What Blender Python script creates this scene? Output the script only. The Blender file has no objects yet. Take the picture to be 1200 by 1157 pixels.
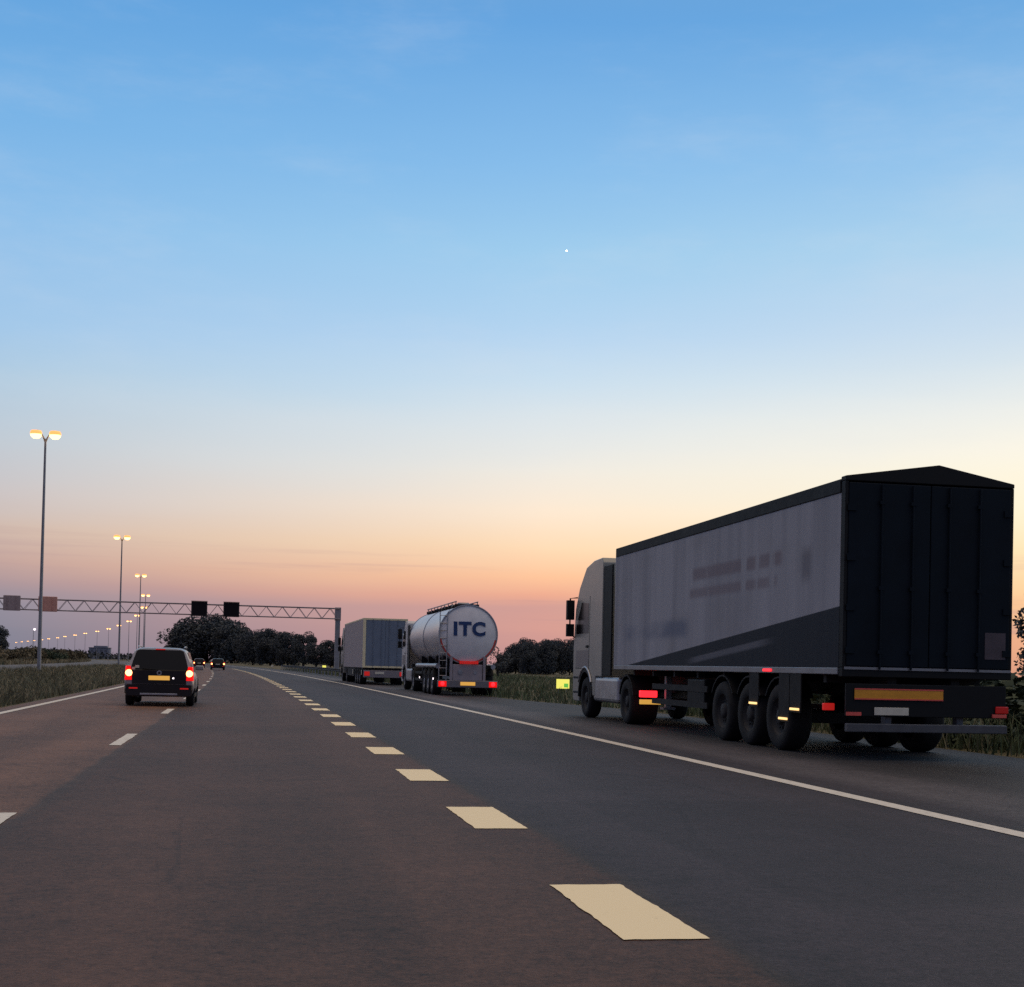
import bpy, math, random
from mathutils import Vector, Matrix
random.seed(7)
PI = math.pi
SC = bpy.context.scene
COL = SC.collection
K = 1.15e-4                      # the motorway bends gently to the left


def bend(y):
    return -K * y * y if y > 0 else 0.0


def lin(r, g, b):
    f = lambda c: (c / 255) / 12.92 if c / 255 <= .04045 else ((c / 255 + .055) / 1.055) ** 2.4
    return (f(r), f(g), f(b), 1)


# ------------------------------------------------------------------ materials
def nodes(name):
    m = bpy.data.materials.new(name)
    m.use_nodes = True
    nt = m.node_tree
    return m, nt, nt.nodes['Principled BSDF']


def mat(name, col, rough=.5, metal=0., var=.25, scale=6., bump=0., spec=.5, col2=None, stretch=None):
    """a painted / cast / woven surface whose colour wanders a little"""
    m, nt, b = nodes(name)
    N, L = nt.nodes, nt.links
    tc = N.new('ShaderNodeTexCoord')
    src = tc.outputs['Object']
    if stretch:
        mp = N.new('ShaderNodeMapping')
        mp.inputs['Scale'].default_value = stretch
        L.new(src, mp.inputs['Vector'])
        src = mp.outputs[0]
    no = N.new('ShaderNodeTexNoise')
    no.inputs['Scale'].default_value = scale
    no.inputs['Detail'].default_value = 6
    no.inputs['Roughness'].default_value = .65
    L.new(src, no.inputs['Vector'])
    cr = N.new('ShaderNodeValToRGB')
    c = col
    c2 = col2 or tuple(x * (1 - var) for x in c[:3]) + (1,)
    cr.color_ramp.elements[0].position = .32
    cr.color_ramp.elements[1].position = .68
    cr.color_ramp.elements[0].color = c2
    cr.color_ramp.elements[1].color = c[:3] + (1,)
    L.new(no.outputs['Fac'], cr.inputs['Fac'])
    L.new(cr.outputs['Color'], b.inputs['Base Color'])
    mr = N.new('ShaderNodeMapRange')
    mr.inputs['To Min'].default_value = max(.02, rough - .12)
    mr.inputs['To Max'].default_value = min(1, rough + .12)
    L.new(no.outputs['Fac'], mr.inputs['Value'])
    L.new(mr.outputs[0], b.inputs['Roughness'])
    b.inputs['Metallic'].default_value = metal
    b.inputs['Specular IOR Level'].default_value = spec
    if bump:
        bp = N.new('ShaderNodeBump')
        bp.inputs['Strength'].default_value = bump
        bp.inputs['Distance'].default_value = .02
        L.new(no.outputs['Fac'], bp.inputs['Height'])
        L.new(bp.outputs[0], b.inputs['Normal'])
    return m


def glow(name, col, strength):
    m, nt, b = nodes(name)
    b.inputs['Base Color'].default_value = tuple(min(1, c * .5) for c in col[:3]) + (1,)
    b.inputs['Emission Color'].default_value = col[:3] + (1,)
    b.inputs['Emission Strength'].default_value = strength
    b.inputs['Roughness'].default_value = .25
    return m


def foliage(name, dark, light, scale=.6):
    m, nt, b = nodes(name)
    N, L = nt.nodes, nt.links
    tc = N.new('ShaderNodeTexCoord')
    no = N.new('ShaderNodeTexNoise')
    no.inputs['Scale'].default_value = scale
    no.inputs['Detail'].default_value = 5
    L.new(tc.outputs['Object'], no.inputs['Vector'])
    cr = N.new('ShaderNodeValToRGB')
    cr.color_ramp.elements[0].position = .35
    cr.color_ramp.elements[1].position = .65
    cr.color_ramp.elements[0].color = dark + (1,)
    cr.color_ramp.elements[1].color = light + (1,)
    L.new(no.outputs['Fac'], cr.inputs['Fac'])
    L.new(cr.outputs[0], b.inputs['Base Color'])
    b.inputs['Roughness'].default_value = .75
    b.inputs['Specular IOR Level'].default_value = .2
    return m


def asphalt(name, stops, fine=42., patches_and_reflections=()):
    """lane-by-lane asphalt: UV is (metres across, metres along)"""
    m, nt, b = nodes(name)
    N, L = nt.nodes, nt.links
    uv = N.new('ShaderNodeUVMap')
    sep = N.new('ShaderNodeSeparateXYZ')
    L.new(uv.outputs[0], sep.inputs[0])
    nw = N.new('ShaderNodeTexNoise')                 # the joints wander a little
    nw.inputs['Scale'].default_value = .8
    nw.inputs['Detail'].default_value = 4
    L.new(uv.outputs[0], nw.inputs['Vector'])
    wob = N.new('ShaderNodeMath'); wob.operation = 'MULTIPLY_ADD'
    wob.inputs[1].default_value = .16
    L.new(nw.outputs['Fac'], wob.inputs[0]); L.new(sep.outputs['X'], wob.inputs[2])
    mr = N.new('ShaderNodeMapRange')
    mr.inputs['From Min'].default_value = -8
    mr.inputs['From Max'].default_value = 12
    L.new(wob.outputs[0], mr.inputs['Value'])
    cr = N.new('ShaderNodeValToRGB')
    el = cr.color_ramp.elements
    while len(el) < len(stops):
        el.new(.5)
    for e, (x, c) in zip(el, stops):
        e.position = (x + .08 + 8) / 20
        e.color = c[:3] + (1,)
    L.new(mr.outputs[0], cr.inputs['Fac'])
    # wheel tracks: two darker bands per lane
    sn = N.new('ShaderNodeMath'); sn.operation = 'MULTIPLY_ADD'
    sn.inputs[1].default_value = 2 * PI / 1.82; sn.inputs[2].default_value = .3
    L.new(sep.outputs['X'], sn.inputs[0])
    s2 = N.new('ShaderNodeMath'); s2.operation = 'SINE'
    L.new(sn.outputs[0], s2.inputs[0])
    # long streaks along the road
    mp = N.new('ShaderNodeMapping'); mp.inputs['Scale'].default_value = (1.3, .07, 1)
    L.new(uv.outputs[0], mp.inputs['Vector'])
    st = N.new('ShaderNodeTexNoise'); st.inputs['Scale'].default_value = 1.; st.inputs['Detail'].default_value = 5
    L.new(mp.outputs[0], st.inputs['Vector'])
    # patches
    pa = N.new('ShaderNodeTexNoise'); pa.inputs['Scale'].default_value = .35; pa.inputs['Detail'].default_value = 6
    L.new(uv.outputs[0], pa.inputs['Vector'])
    # stones
    fi = N.new('ShaderNodeTexNoise'); fi.inputs['Scale'].default_value = fine; fi.inputs['Detail'].default_value = 3
    fi.inputs['Roughness'].default_value = .8
    L.new(uv.outputs[0], fi.inputs['Vector'])
    vo = N.new('ShaderNodeTexVoronoi'); vo.inputs['Scale'].default_value = 55
    L.new(uv.outputs[0], vo.inputs['Vector'])

    def ma(op, a, c, d=None):
        n = N.new('ShaderNodeMath'); n.operation = op
        for i, v in enumerate((a, c, d)):
            if v is None: continue
            if isinstance(v, (int, float)): n.inputs[i].default_value = v
            else: L.new(v, n.inputs[i])
        return n.outputs[0]
    g2 = N.new('ShaderNodeTexNoise'); g2.inputs['Scale'].default_value = 13; g2.inputs['Detail'].default_value = 4; g2.inputs['Roughness'].default_value = .8
    L.new(uv.outputs[0], g2.inputs['Vector'])
    ck = N.new('ShaderNodeTexVoronoi'); ck.feature = 'DISTANCE_TO_EDGE'; ck.inputs['Scale'].default_value = .22
    wp = N.new('ShaderNodeMix'); wp.data_type = 'RGBA'; wp.blend_type = 'ADD'; wp.inputs['Factor'].default_value = 1.2
    L.new(uv.outputs[0], wp.inputs[6]); L.new(pa.outputs['Color'], wp.inputs[7]); L.new(wp.outputs[2], ck.inputs['Vector'])
    f = ma('MULTIPLY_ADD', s2.outputs[0], -.09, 0.0)
    cl = ma('MULTIPLY', ma('LESS_THAN', ck.outputs['Distance'], .007), ma('GREATER_THAN', st.outputs['Fac'], .50))
    f = ma('MULTIPLY_ADD', cl, -.22, f)
    mo = N.new('ShaderNodeTexNoise'); mo.inputs['Scale'].default_value = 2.6; mo.inputs['Detail'].default_value = 5; mo.inputs['Roughness'].default_value = .7
    L.new(uv.outputs[0], mo.inputs['Vector'])
    f = ma('MULTIPLY_ADD', ma('SUBTRACT', mo.outputs['Fac'], .5), 1.1, f)
    f = ma('MULTIPLY_ADD', ma('SUBTRACT', g2.outputs['Fac'], .5), 2.4, f)
    f = ma('MULTIPLY_ADD', st.outputs['Fac'], .9, f)
    f = ma('MULTIPLY_ADD', pa.outputs['Fac'], 1.15, f)
    f = ma('MULTIPLY_ADD', fi.outputs['Fac'], 2.2, f)
    f = ma('MULTIPLY_ADD', vo.outputs['Distance'], -.25, f)
    f = ma('MAXIMUM', ma('ADD', f, -1.03), .05)
    wy = ma('MULTIPLY_ADD', nw.outputs['Fac'], .5, sep.outputs['Y'])

    def edge(v, a, c):
        n = N.new('ShaderNodeMapRange'); n.interpolation_type = 'SMOOTHSTEP'
        n.inputs['From Min'].default_value = a; n.inputs['From Max'].default_value = c
        L.new(v, n.inputs['Value'])
        return n.outputs[0]
    for (x0, x1, y0, y1, k) in patches_and_reflections:
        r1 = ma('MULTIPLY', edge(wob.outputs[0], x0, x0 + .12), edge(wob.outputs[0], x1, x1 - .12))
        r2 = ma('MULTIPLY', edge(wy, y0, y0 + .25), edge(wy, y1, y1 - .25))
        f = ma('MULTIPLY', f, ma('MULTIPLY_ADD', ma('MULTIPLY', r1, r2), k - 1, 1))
    mx = N.new('ShaderNodeMix'); mx.data_type = 'RGBA'; mx.blend_type = 'MULTIPLY'
    mx.inputs['Factor'].default_value = 1
    L.new(cr.outputs[0], mx.inputs[6])
    cb = N.new('ShaderNodeCombineColor')
    for i in range(3): L.new(f, cb.inputs[i])
    L.new(cb.outputs[0], mx.inputs[7])
    L.new(mx.outputs[2], b.inputs['Base Color'])
    b.inputs['Roughness'].default_value = .72
    b.inputs['Specular IOR Level'].default_value = .35
    bp = N.new('ShaderNodeBump'); bp.inputs['Strength'].default_value = .35; bp.inputs['Distance'].default_value = .012
    L.new(fi.outputs['Fac'], bp.inputs['Height'])
    L.new(bp.outputs[0], b.inputs['Normal'])
    return m


def paint_line(name, col, wear):
    m, nt, b = nodes(name)
    N, L = nt.nodes, nt.links
    tc = N.new('ShaderNodeTexCoord')
    a = N.new('ShaderNodeTexNoise'); a.inputs['Scale'].default_value = 9; a.inputs['Detail'].default_value = 8
    a.inputs['Roughness'].default_value = .75
    L.new(tc.outputs['Object'], a.inputs['Vector'])
    cr = N.new('ShaderNodeValToRGB')
    cr.color_ramp.elements[0].position = wear
    cr.color_ramp.elements[1].position = wear + .14
    cr.color_ramp.elements[0].color = (col[0] * .62, col[1] * .60, col[2] * .60, 1)
    cr.color_ramp.elements[1].color = col[:3] + (1,)
    L.new(a.outputs['Fac'], cr.inputs['Fac'])
    L.new(cr.outputs[0], b.inputs['Base Color'])
    b.inputs['Roughness'].default_value = .7
    return m


# ------------------------------------------------------------------ mesh builder
class MB:
    def __init__(s): s.v = []; s.f = []; s.mi = []; s.sm = []

    def add(s, vs, fs, mi=0, smooth=False):
        o = len(s.v)
        s.v += [tuple(p) for p in vs]
        for f in fs:
            s.f.append([o + i for i in f]); s.mi.append(mi); s.sm.append(smooth)

    def box(s, c, d, mi=0, rot=None):
        x, y, z = d[0] / 2, d[1] / 2, d[2] / 2
        vs = [Vector(p) for p in ((-x, -y, -z), (x, -y, -z), (x, y, -z), (-x, y, -z), (-x, -y, z), (x, -y, z), (x, y, z), (-x, y, z))]
        if rot is not None: vs = [rot @ p for p in vs]
        vs = [p + Vector(c) for p in vs]
        s.add(vs, [(3, 2, 1, 0), (4, 5, 6, 7), (0, 1, 5, 4), (1, 2, 6, 5), (2, 3, 7, 6), (3, 0, 4, 7)], mi)

    def bx(s, x0, x1, y0, y1, z0, z1, mi=0):
        s.box(((x0 + x1) / 2, (y0 + y1) / 2, (z0 + z1) / 2), (abs(x1 - x0), abs(y1 - y0), abs(z1 - z0)), mi)

    def tube(s, path, r, n=8, mi=0, cap=True):
        path = [Vector(p) for p in path]
        rs = r if isinstance(r, (list, tuple)) else [r] * len(path)
        rings = []
        for i, p in enumerate(path):
            a = path[max(0, i - 1)]; b = path[min(len(path) - 1, i + 1)]
            t = (b - a).normalized()
            up = Vector((0, 0, 1)) if abs(t.z) < .9 else Vector((0, 1, 0))
            u = t.cross(up).normalized(); w = u.cross(t).normalized()
            rings.append([p + (u * math.cos(2 * PI * k / n) + w * math.sin(2 * PI * k / n)) * rs[i] for k in range(n)])
        vs = [q for ring in rings for q in ring]
        fs = []
        for i in range(len(rings) - 1):
            for k in range(n):
                k2 = (k + 1) % n
                fs.append((i * n + k, i * n + k2, (i + 1) * n + k2, (i + 1) * n + k))
        s.add(vs, fs, mi, True)
        if cap:
            s.add(rings[0], [tuple(range(n))[::-1]], mi)
            s.add(rings[-1], [tuple(range(n))], mi)

    def prism(s, poly, axis, a, b, mi=0):
        """poly: 2D points; axis 'x' => points are (y, z)"""
        def P(p, t):
            return {'x': (t, p[0], p[1]), 'y': (p[0], t, p[1]), 'z': (p[0], p[1], t)}[axis]
        n = len(poly)
        vs = [P(p, a) for p in poly] + [P(p, b) for p in poly]
        fs = [tuple(range(n))[::-1], tuple(range(n, 2 * n))]
        fs += [(i, (i + 1) % n, n + (i + 1) % n, n + i) for i in range(n)]
        s.add(vs, fs, mi)

    def lathe(s, prof, c, axis='x', n=24, mi=0, smooth=True):
        """prof: (radius, along)"""
        vs = []
        for r, t in prof:
            for k in range(n):
                a = 2 * PI * k / n
                u, w = r * math.cos(a), r * math.sin(a)
                p = {'x': (t, u, w), 'y': (u, t, w), 'z': (u, w, t)}[axis]
                vs.append((c[0] + p[0], c[1] + p[1], c[2] + p[2]))
        fs = []
        for i in range(len(prof) - 1):
            for k in range(n):
                k2 = (k + 1) % n
                fs.append((i * n + k, i * n + k2, (i + 1) * n + k2, (i + 1) * n + k))
        s.add(vs, fs, mi, smooth)

    def loft(s, rings, mi=0, smooth=True, caps=True):
        n = len(rings[0]); vs = [p for r in rings for p in r]; fs = []
        for i in range(len(rings) - 1):
            for k in range(n):
                k2 = (k + 1) % n
                fs.append((i * n + k, i * n + k2, (i + 1) * n + k2, (i + 1) * n + k))
        s.add(vs, fs, mi, smooth)
        if caps:
            s.add(rings[0], [tuple(range(n))[::-1]], mi); s.add(rings[-1], [tuple(range(n))], mi)

    def build(s, name, mats, parent=None, bevel=0., seg=2, fix=True):
        me = bpy.data.meshes.new(name)
        me.from_pydata(s.v, [], s.f)
        for m in (mats if isinstance(mats, (list, tuple)) else [mats]): me.materials.append(m)
        me.polygons.foreach_set('material_index', s.mi)
        me.polygons.foreach_set('use_smooth', s.sm)
        me.update()
        if fix:
            import bmesh
            bm = bmesh.new(); bm.from_mesh(me)
            bmesh.ops.recalc_face_normals(bm, faces=bm.faces)
            bm.to_mesh(me); bm.free()
        o = bpy.data.objects.new(name, me)
        COL.objects.link(o)
        if parent is not None: o.parent = parent
        if bevel:
            md = o.modifiers.new('edge', 'BEVEL'); md.width = bevel; md.segments = seg
            md.limit_method = 'ANGLE'; md.angle_limit = math.radians(35)
        return o


def tag(o, label=None, cat=None, group=None, kind=None):
    if label: o['label'] = label
    if cat: o['category'] = cat
    if group: o['group'] = group
    if kind: o['kind'] = kind
    return o


def empty(name, loc=(0, 0, 0), rz=0., parent=None):
    o = bpy.data.objects.new(name, None)
    o.empty_display_size = .2
    COL.objects.link(o)
    o.location = loc; o.rotation_euler = (0, 0, rz)
    if parent is not None: o.parent = parent
    return o


def dup(o, parent=None):
    c = o.copy(); COL.objects.link(c)
    if parent is not None: c.parent = parent
    for ch in list(o.children): dup(ch, c)
    return c


# ------------------------------------------------------------------ palette
M = {}
def curtain_cloth():
    """grey tarpaulin with a dark wedge, a pale sash and worn, unreadable print"""
    m, nt, b = nodes('printed_curtain')
    N, L = nt.nodes, nt.links
    tc = N.new('ShaderNodeTexCoord'); sp = N.new('ShaderNodeSeparateXYZ')
    L.new(tc.outputs['Object'], sp.inputs[0])
    Y, Zc = sp.outputs['Y'], sp.outputs['Z']

    def ma(op, a, c=None, d=None):
        n = N.new('ShaderNodeMath'); n.operation = op
        for i, v in enumerate((a, c, d)):
            if v is None: continue
            if isinstance(v, (int, float)): n.inputs[i].default_value = v
            else: L.new(v, n.inputs[i])
        return n.outputs[0]

    def step(v, a, c):
        n = N.new('ShaderNodeMapRange'); n.interpolation_type = 'SMOOTHSTEP'
        n.inputs['From Min'].default_value = a; n.inputs['From Max'].default_value = c
        L.new(v, n.inputs['Value'])
        return n.outputs[0]

    def noise(sc, st, det=5):
        mp = N.new('ShaderNodeMapping'); mp.inputs['Scale'].default_value = st
        L.new(tc.outputs['Object'], mp.inputs['Vector'])
        n = N.new('ShaderNodeTexNoise'); n.inputs['Scale'].default_value = sc; n.inputs['Detail'].default_value = det
        L.new(mp.outputs[0], n.inputs['Vector'])
        return n.outputs['Fac']

    def rect(y0, y1, z0, z1, sy, sz, slope=0.):
        zz = ma('MULTIPLY_ADD', Y, -slope, Zc) if slope else Zc
        a = ma('MULTIPLY', step(Y, y0 - sy, y0 + sy), step(Y, y1 + sy, y1 - sy))
        c = ma('MULTIPLY', step(zz, z0 - sz, z0 + sz), step(zz, z1 + sz, z1 - sz))
        return ma('MULTIPLY', a, c)

    def blend(f, base, col):
        n = N.new('ShaderNodeMix'); n.data_type = 'RGBA'
        L.new(f, n.inputs['Factor'])
        if isinstance(base, tuple): n.inputs[6].default_value = base
        else: L.new(base, n.inputs[6])
        n.inputs[7].default_value = col
        return n.outputs[2]
    folds = noise(1.6, (1, 1.3, .12))
    dirt = noise(.9, (1, .5, 1.2), 8)
    c = blend(step(folds, .3, .7), (.32, .315, .345, 1), (.43, .42, .45, 1))
    c = blend(ma('MULTIPLY', step(dirt, .48, .75), .55), c, (.30, .285, .29, 1))
    words = step(noise(3.4, (1, 1, .12), 2), .30, .46)
    for y0, y1, z0, z1, k in ((2.3, 6.7, 2.90, 3.12, .75), (2.5, 6.9, 2.57, 2.74, .65)):
        c = blend(ma('MULTIPLY', ma('MULTIPLY', rect(y0, y1, z0, z1, .12, .05), words), k), c, (.23, .18, .20, 1))
    c = blend(ma('MULTIPLY', rect(1.15, 1.5, 2.60, 3.05, .12, .12), .7), c, (.17, .16, .185, 1))
    c = blend(ma('MULTIPLY', rect(7.0, 11.4, 1.86, 2.18, .35, .10), ma('MULTIPLY', step(dirt, .30, .6), .75)), c, (.15, .175, .25, 1))
    line = ma('MULTIPLY_ADD', Y, .0780, Zc)                       # constant along the wedge's edge
    c = blend(step(line, 2.178, 2.162), c, (.016, .020, .031, 1))
    sash = ma('MULTIPLY', ma('MULTIPLY', step(line, 1.99, 1.96), step(line, 1.84, 1.90)), ma('MULTIPLY', step(Y, 2.4, 3.4), step(Y, 7.2, 6.2)))
    c = blend(ma('MULTIPLY', sash, .8), c, (.17, .17, .195, 1))
    L.new(c, b.inputs['Base Color'])
    b.inputs['Roughness'].default_value = .68
    b.inputs['Specular IOR Level'].default_value = .25
    bp = N.new('ShaderNodeBump'); bp.inputs['Strength'].default_value = .55; bp.inputs['Distance'].default_value = .03
    L.new(folds, bp.inputs['Height']); L.new(bp.outputs[0], b.inputs['Normal'])
    return m


M['curtain'] = curtain_cloth()
M['navy'] = mat('dark_navy_panel', (.007, .013, .022, 1), .6, var=.45, scale=1.4, spec=.15)
M['black'] = mat('black_plastic', (.008, .008, .0095, 1), .65, var=.4, scale=5, spec=.3)
M['chassis'] = mat('dirty_black_steel', (.012, .011, .012, 1), .8, col2=(.022, .019, .017, 1), scale=4)
M['rubber'] = mat('tyre_rubber', (.010, .0095, .010, 1), .9, col2=(.018, .016, .015, 1), scale=7)
M['alu'] = mat('dull_aluminium', (.52, .52, .54, 1), .42, .85, var=.35, scale=3)
M['steel'] = mat('galvanised_steel', (.36, .36, .38, 1), .5, .6, var=.3, scale=2.5)
M['rim_dark'] = mat('dusty_grey_rim', (.04, .037, .036, 1), .75, .1, var=.4, scale=5)
M['steelpaint'] = mat('weathered_gantry_paint', (.42, .36, .38, 1), .6, .2, var=.3, scale=1.5)
M['cream'] = mat('cream_cab_paint', (.36, .355, .315, 1), .3, var=.14, scale=2)
M['white_paint'] = mat('white_vehicle_paint', (.70, .70, .70, 1), .3, var=.12, scale=2)
M['panel_grey'] = mat('grey_lower_panel', (.20, .19, .20, 1), .4, var=.2, scale=3)
M['silver'] = mat('silver_car_paint', (.40, .38, .385, 1), .35, .4, var=.1, scale=3)
M['darkcar'] = mat('dark_car_paint', (.02, .02, .024, 1), .25, .3, var=.2, scale=3)
M['redcar'] = mat('dark_red_car_paint', (.10, .014, .014, 1), .28, .2, var=.2, scale=3)
M['glass'] = mat('dark_glass', (.008, .007, .009, 1), .16, var=.2, scale=2, spec=.22)
M['tank'] = mat('brushed_tank_steel', (.72, .68, .69, 1), .38, .45, var=.14, scale=1.6, stretch=(1, .3, 1))
M['tank_end'] = mat('brushed_tank_end', (.90, .86, .86, 1), .5, .05, var=.16, scale=2.4)
M['tank_letter'] = mat('navy_lettering', (.010, .045, .17, 1), .5, var=.2)
M['redtape'] = mat('red_reflective_tape', (.95, .14, .11, 1), .4, var=.2, scale=8)
M['boxgrey'] = mat('mauve_grey_side', (.40, .33, .34, 1), .6, var=.14, scale=.9, bump=.1, stretch=(1, .4, 1))
M['boxdoor'] = mat('blue_grey_door', (.19, .235, .31, 1), .5, var=.18, scale=1.6)
M['boxframe'] = mat('cream_frame_paint', (.95, .82, .52, 1), .45, var=.12, scale=5)
M['sign_back_lit'] = mat('reddish_sign_back', (.75, .36, .28, 1), .6, var=.25, scale=3)  # street lamp light on the sign back is put into its colour
M['sign_back_lit2'] = mat('brown_grey_sign_back', (.42, .31, .31, 1), .6, var=.25, scale=3)  # milder lamp light put into this sign back colour
M['concrete'] = mat('concrete', (.33, .32, .31, 1), .85, var=.25, scale=4, bump=.2)
M['bark'] = mat('bark', (.03, .024, .02, 1), .9, var=.4, scale=9, bump=.3)
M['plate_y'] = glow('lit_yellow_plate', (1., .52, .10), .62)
M['plate_w'] = mat('white_plate', (.78, .72, .58, 1), .5, var=.15, scale=12)
M['marker_o'] = mat('orange_reflective_board', (.95, .40, .035, 1), .4, var=.2, scale=6, stretch=(1, 1, 3))
M['red_lens'] = glow('red_lens', (1., .008, .006), .8)
M['red_dim'] = glow('dim_red_lens', (1., .03, .025), .30)
M['red_faint'] = glow('faint_red_lens', (1., .03, .025), .05)  # lens of the switched-off lamp keeps a faint emission
M['red_hot'] = glow('hot_bulb', (1., .36, .12), 6.)
M['red_bulb'] = glow('red_bulb', (1., .02, .03), 2.)
M['amber_glint'] = glow('amber_reflection', (1., .62, .24), 1.5)
M['sodium'] = glow('sodium_lamp', (1., .52, .16), 5.5)
M['sodium_halo'] = glow('lamp_halo_collar', (1., .40, .11), 1.35)
M['whiteled'] = glow('white_lamp', (1., .85, .9), 2.5)
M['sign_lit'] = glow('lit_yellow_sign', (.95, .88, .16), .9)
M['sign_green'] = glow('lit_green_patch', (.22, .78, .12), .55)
M['star'] = glow('planet_light', (1., 1., 1.), 9.)

# ------------------------------------------------------------------ ground, roads
GR, nt, gb = nodes('grass_ground')
_N, _L = nt.nodes, nt.links
_tc = _N.new('ShaderNodeTexCoord')
_a = _N.new('ShaderNodeTexNoise'); _a.inputs['Scale'].default_value = .06; _a.inputs['Detail'].default_value = 8
_b = _N.new('ShaderNodeTexNoise'); _b.inputs['Scale'].default_value = 1.7; _b.inputs['Detail'].default_value = 8
_b.inputs['Roughness'].default_value = .75
_L.new(_tc.outputs['Object'], _a.inputs['Vector']); _L.new(_tc.outputs['Object'], _b.inputs['Vector'])
_r1 = _N.new('ShaderNodeValToRGB')
_r1.color_ramp.elements[0].color = (.09, .085, .045, 1); _r1.color_ramp.elements[1].color = (.19, .155, .095, 1)
_r1.color_ramp.elements[0].position = .38; _r1.color_ramp.elements[1].position = .62
_L.new(_a.outputs['Fac'], _r1.inputs['Fac'])
_r2 = _N.new('ShaderNodeValToRGB')
_r2.color_ramp.elements[0].color = (.45, .45, .45, 1); _r2.color_ramp.elements[1].color = (1.2, 1.2, 1.1, 1)
_r2.color_ramp.elements[0].position = .35; _r2.color_ramp.elements[1].position = .65
_L.new(_b.outputs['Fac'], _r2.inputs['Fac'])
_m = _N.new('ShaderNodeMix'); _m.data_type = 'RGBA'; _m.blend_type = 'MULTIPLY'; _m.inputs['Factor'].default_value = 1
_L.new(_r1.outputs[0], _m.inputs[6]); _L.new(_r2.outputs[0], _m.inputs[7]); _L.new(_m.outputs[2], gb.inputs['Base Color'])
gb.inputs['Roughness'].default_value = .95; gb.inputs['Specular IOR Level'].default_value = .15

g = MB()
S = 9000
g.add([(-S, -S, -.03), (S, -S, -.03), (S, S, -.03), (-S, S, -.03)], [(0, 1, 2, 3)])
tag(g.build('ground', GR), kind='structure')

LEFT = lin(1, 1, 1)
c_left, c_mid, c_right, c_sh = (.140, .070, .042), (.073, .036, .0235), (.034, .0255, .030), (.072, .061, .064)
seam = (.040, .028, .022)
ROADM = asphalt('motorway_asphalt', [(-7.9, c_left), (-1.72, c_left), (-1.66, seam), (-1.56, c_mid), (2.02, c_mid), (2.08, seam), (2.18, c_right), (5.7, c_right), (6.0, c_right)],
                patches_and_reflections=[(2.9, 5.4, 6.7, 12.5, .74), (-.05, .95, 6.0, 12.2, .84), (-3.9, -2.5, 40, 58, .8), (2.3, 5.5, 33, 41, .86)])  # first two rectangles paint dark windscreen reflections into the road colour
SHM = asphalt('shoulder_asphalt', [(-7.9, c_sh), (0, c_sh), (6.3, c_right), (6.7, c_sh), (7.4, c_sh), (8.0, (.024, .021, .0225)), (11.4, (.03, .027, .027))])  # outer strip darkened to paint the shade under the lorry into the asphalt
OPM = asphalt('far_carriageway_asphalt', [(-7.9, (.11, .095, .088)), (11.9, (.11, .095, .088))])


def strip(name, xl, xr, y0, y1, z, m, parent=None, step=6., thick=0):
    """road-following ribbon; xl / xr are numbers or functions of y"""
    fl = xl if callable(xl) else (lambda y: xl)
    fr = xr if callable(xr) else (lambda y: xr)
    n = max(1, int((y1 - y0) / step))
    vs, uvs, fs = [], [], []
    for i in range(n + 1):
        y = y0 + (y1 - y0) * i / n
        for x in (fl(y), fr(y)):
            vs.append((x + bend(y), y, z)); uvs.append((x, y))
    for i in range(n): fs.append((2 * i, 2 * i + 1, 2 * i + 3, 2 * i + 2))
    me = bpy.data.meshes.new(name); me.from_pydata(vs, [], fs); me.materials.append(m)
    ul = me.uv_layers.new(name='UVMap')
    for l in me.loops: ul.data[l.index].uv = uvs[l.vertex_index]
    o = bpy.data.objects.new(name, me); COL.objects.link(o)
    if parent is not None: o.parent = parent
    return o


def pave_right(y):
    pts = [(-40, 11.4), (36, 11.4), (41, 11.2), (48, 9.9), (54, 9.5), (100, 9.3), (2000, 8.6)]
    for (a, u), (b, w) in zip(pts, pts[1:]):
        if y <= b: return u + (w - u) * max(0, (y - a)) / (b - a)
    return pts[-1][1]


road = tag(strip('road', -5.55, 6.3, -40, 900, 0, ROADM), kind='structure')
shoulder = tag(strip('hard_shoulder', 6.3, pave_right, -40, 900, 0, SHM, step=3), kind='structure')
opp = tag(strip('opposite_carriageway', -27.5, -15.0, -40, 900, 0, OPM), kind='structure')
LINE = paint_line('white_line_paint', (.72, .66, .56, 1), .34)
DASH = paint_line('cream_line_paint', (.98, .80, .48, 1), .24)
strip('edge_line', -5.14, -4.96, -40, 700, .005, LINE, road)
strip('edge_line', 5.73, 5.93, -40, 700, .005, LINE, road)
strip('edge_line', -15.55, -15.3, -40, 700, .005, LINE, opp)
rj = random.Random(9)


def painted_block(name, x0, x1, y0, y1, m):
    """a thermoplastic block whose rim has crumbled a little"""
    pts = []
    nx, ny = 8, 26
    ring = [(x0 + (x1 - x0) * k / nx, y0) for k in range(nx)] + [(x1, y0 + (y1 - y0) * k / ny) for k in range(ny)] + \
           [(x1 - (x1 - x0) * k / nx, y1) for k in range(nx)] + [(x0, y1 - (y1 - y0) * k / ny) for k in range(ny)]
    j = 0.
    for (x, y) in ring:
        j = .5 * j + rj.gauss(0, .0024)
        pts.append((x + j + rj.gauss(0, .0012) + bend(y), y + j * 1.5 + rj.gauss(0, .003), .005))
    b_ = MB(); b_.add(pts, [tuple(range(len(pts)))])
    return b_.build(name, m, road, fix=False)


for i in range(52):
    y = 6.62 + 4.1 * (i - 2)
    painted_block('block_marking', 1.64, 2.04, y - .76, y + .76, DASH)
for i in range(30):
    y = 9.45 + 11.5 * (i - 1)
    painted_block('lane_dash', -1.89, -1.73, y - 1.5, y + 1.5, LINE)

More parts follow.
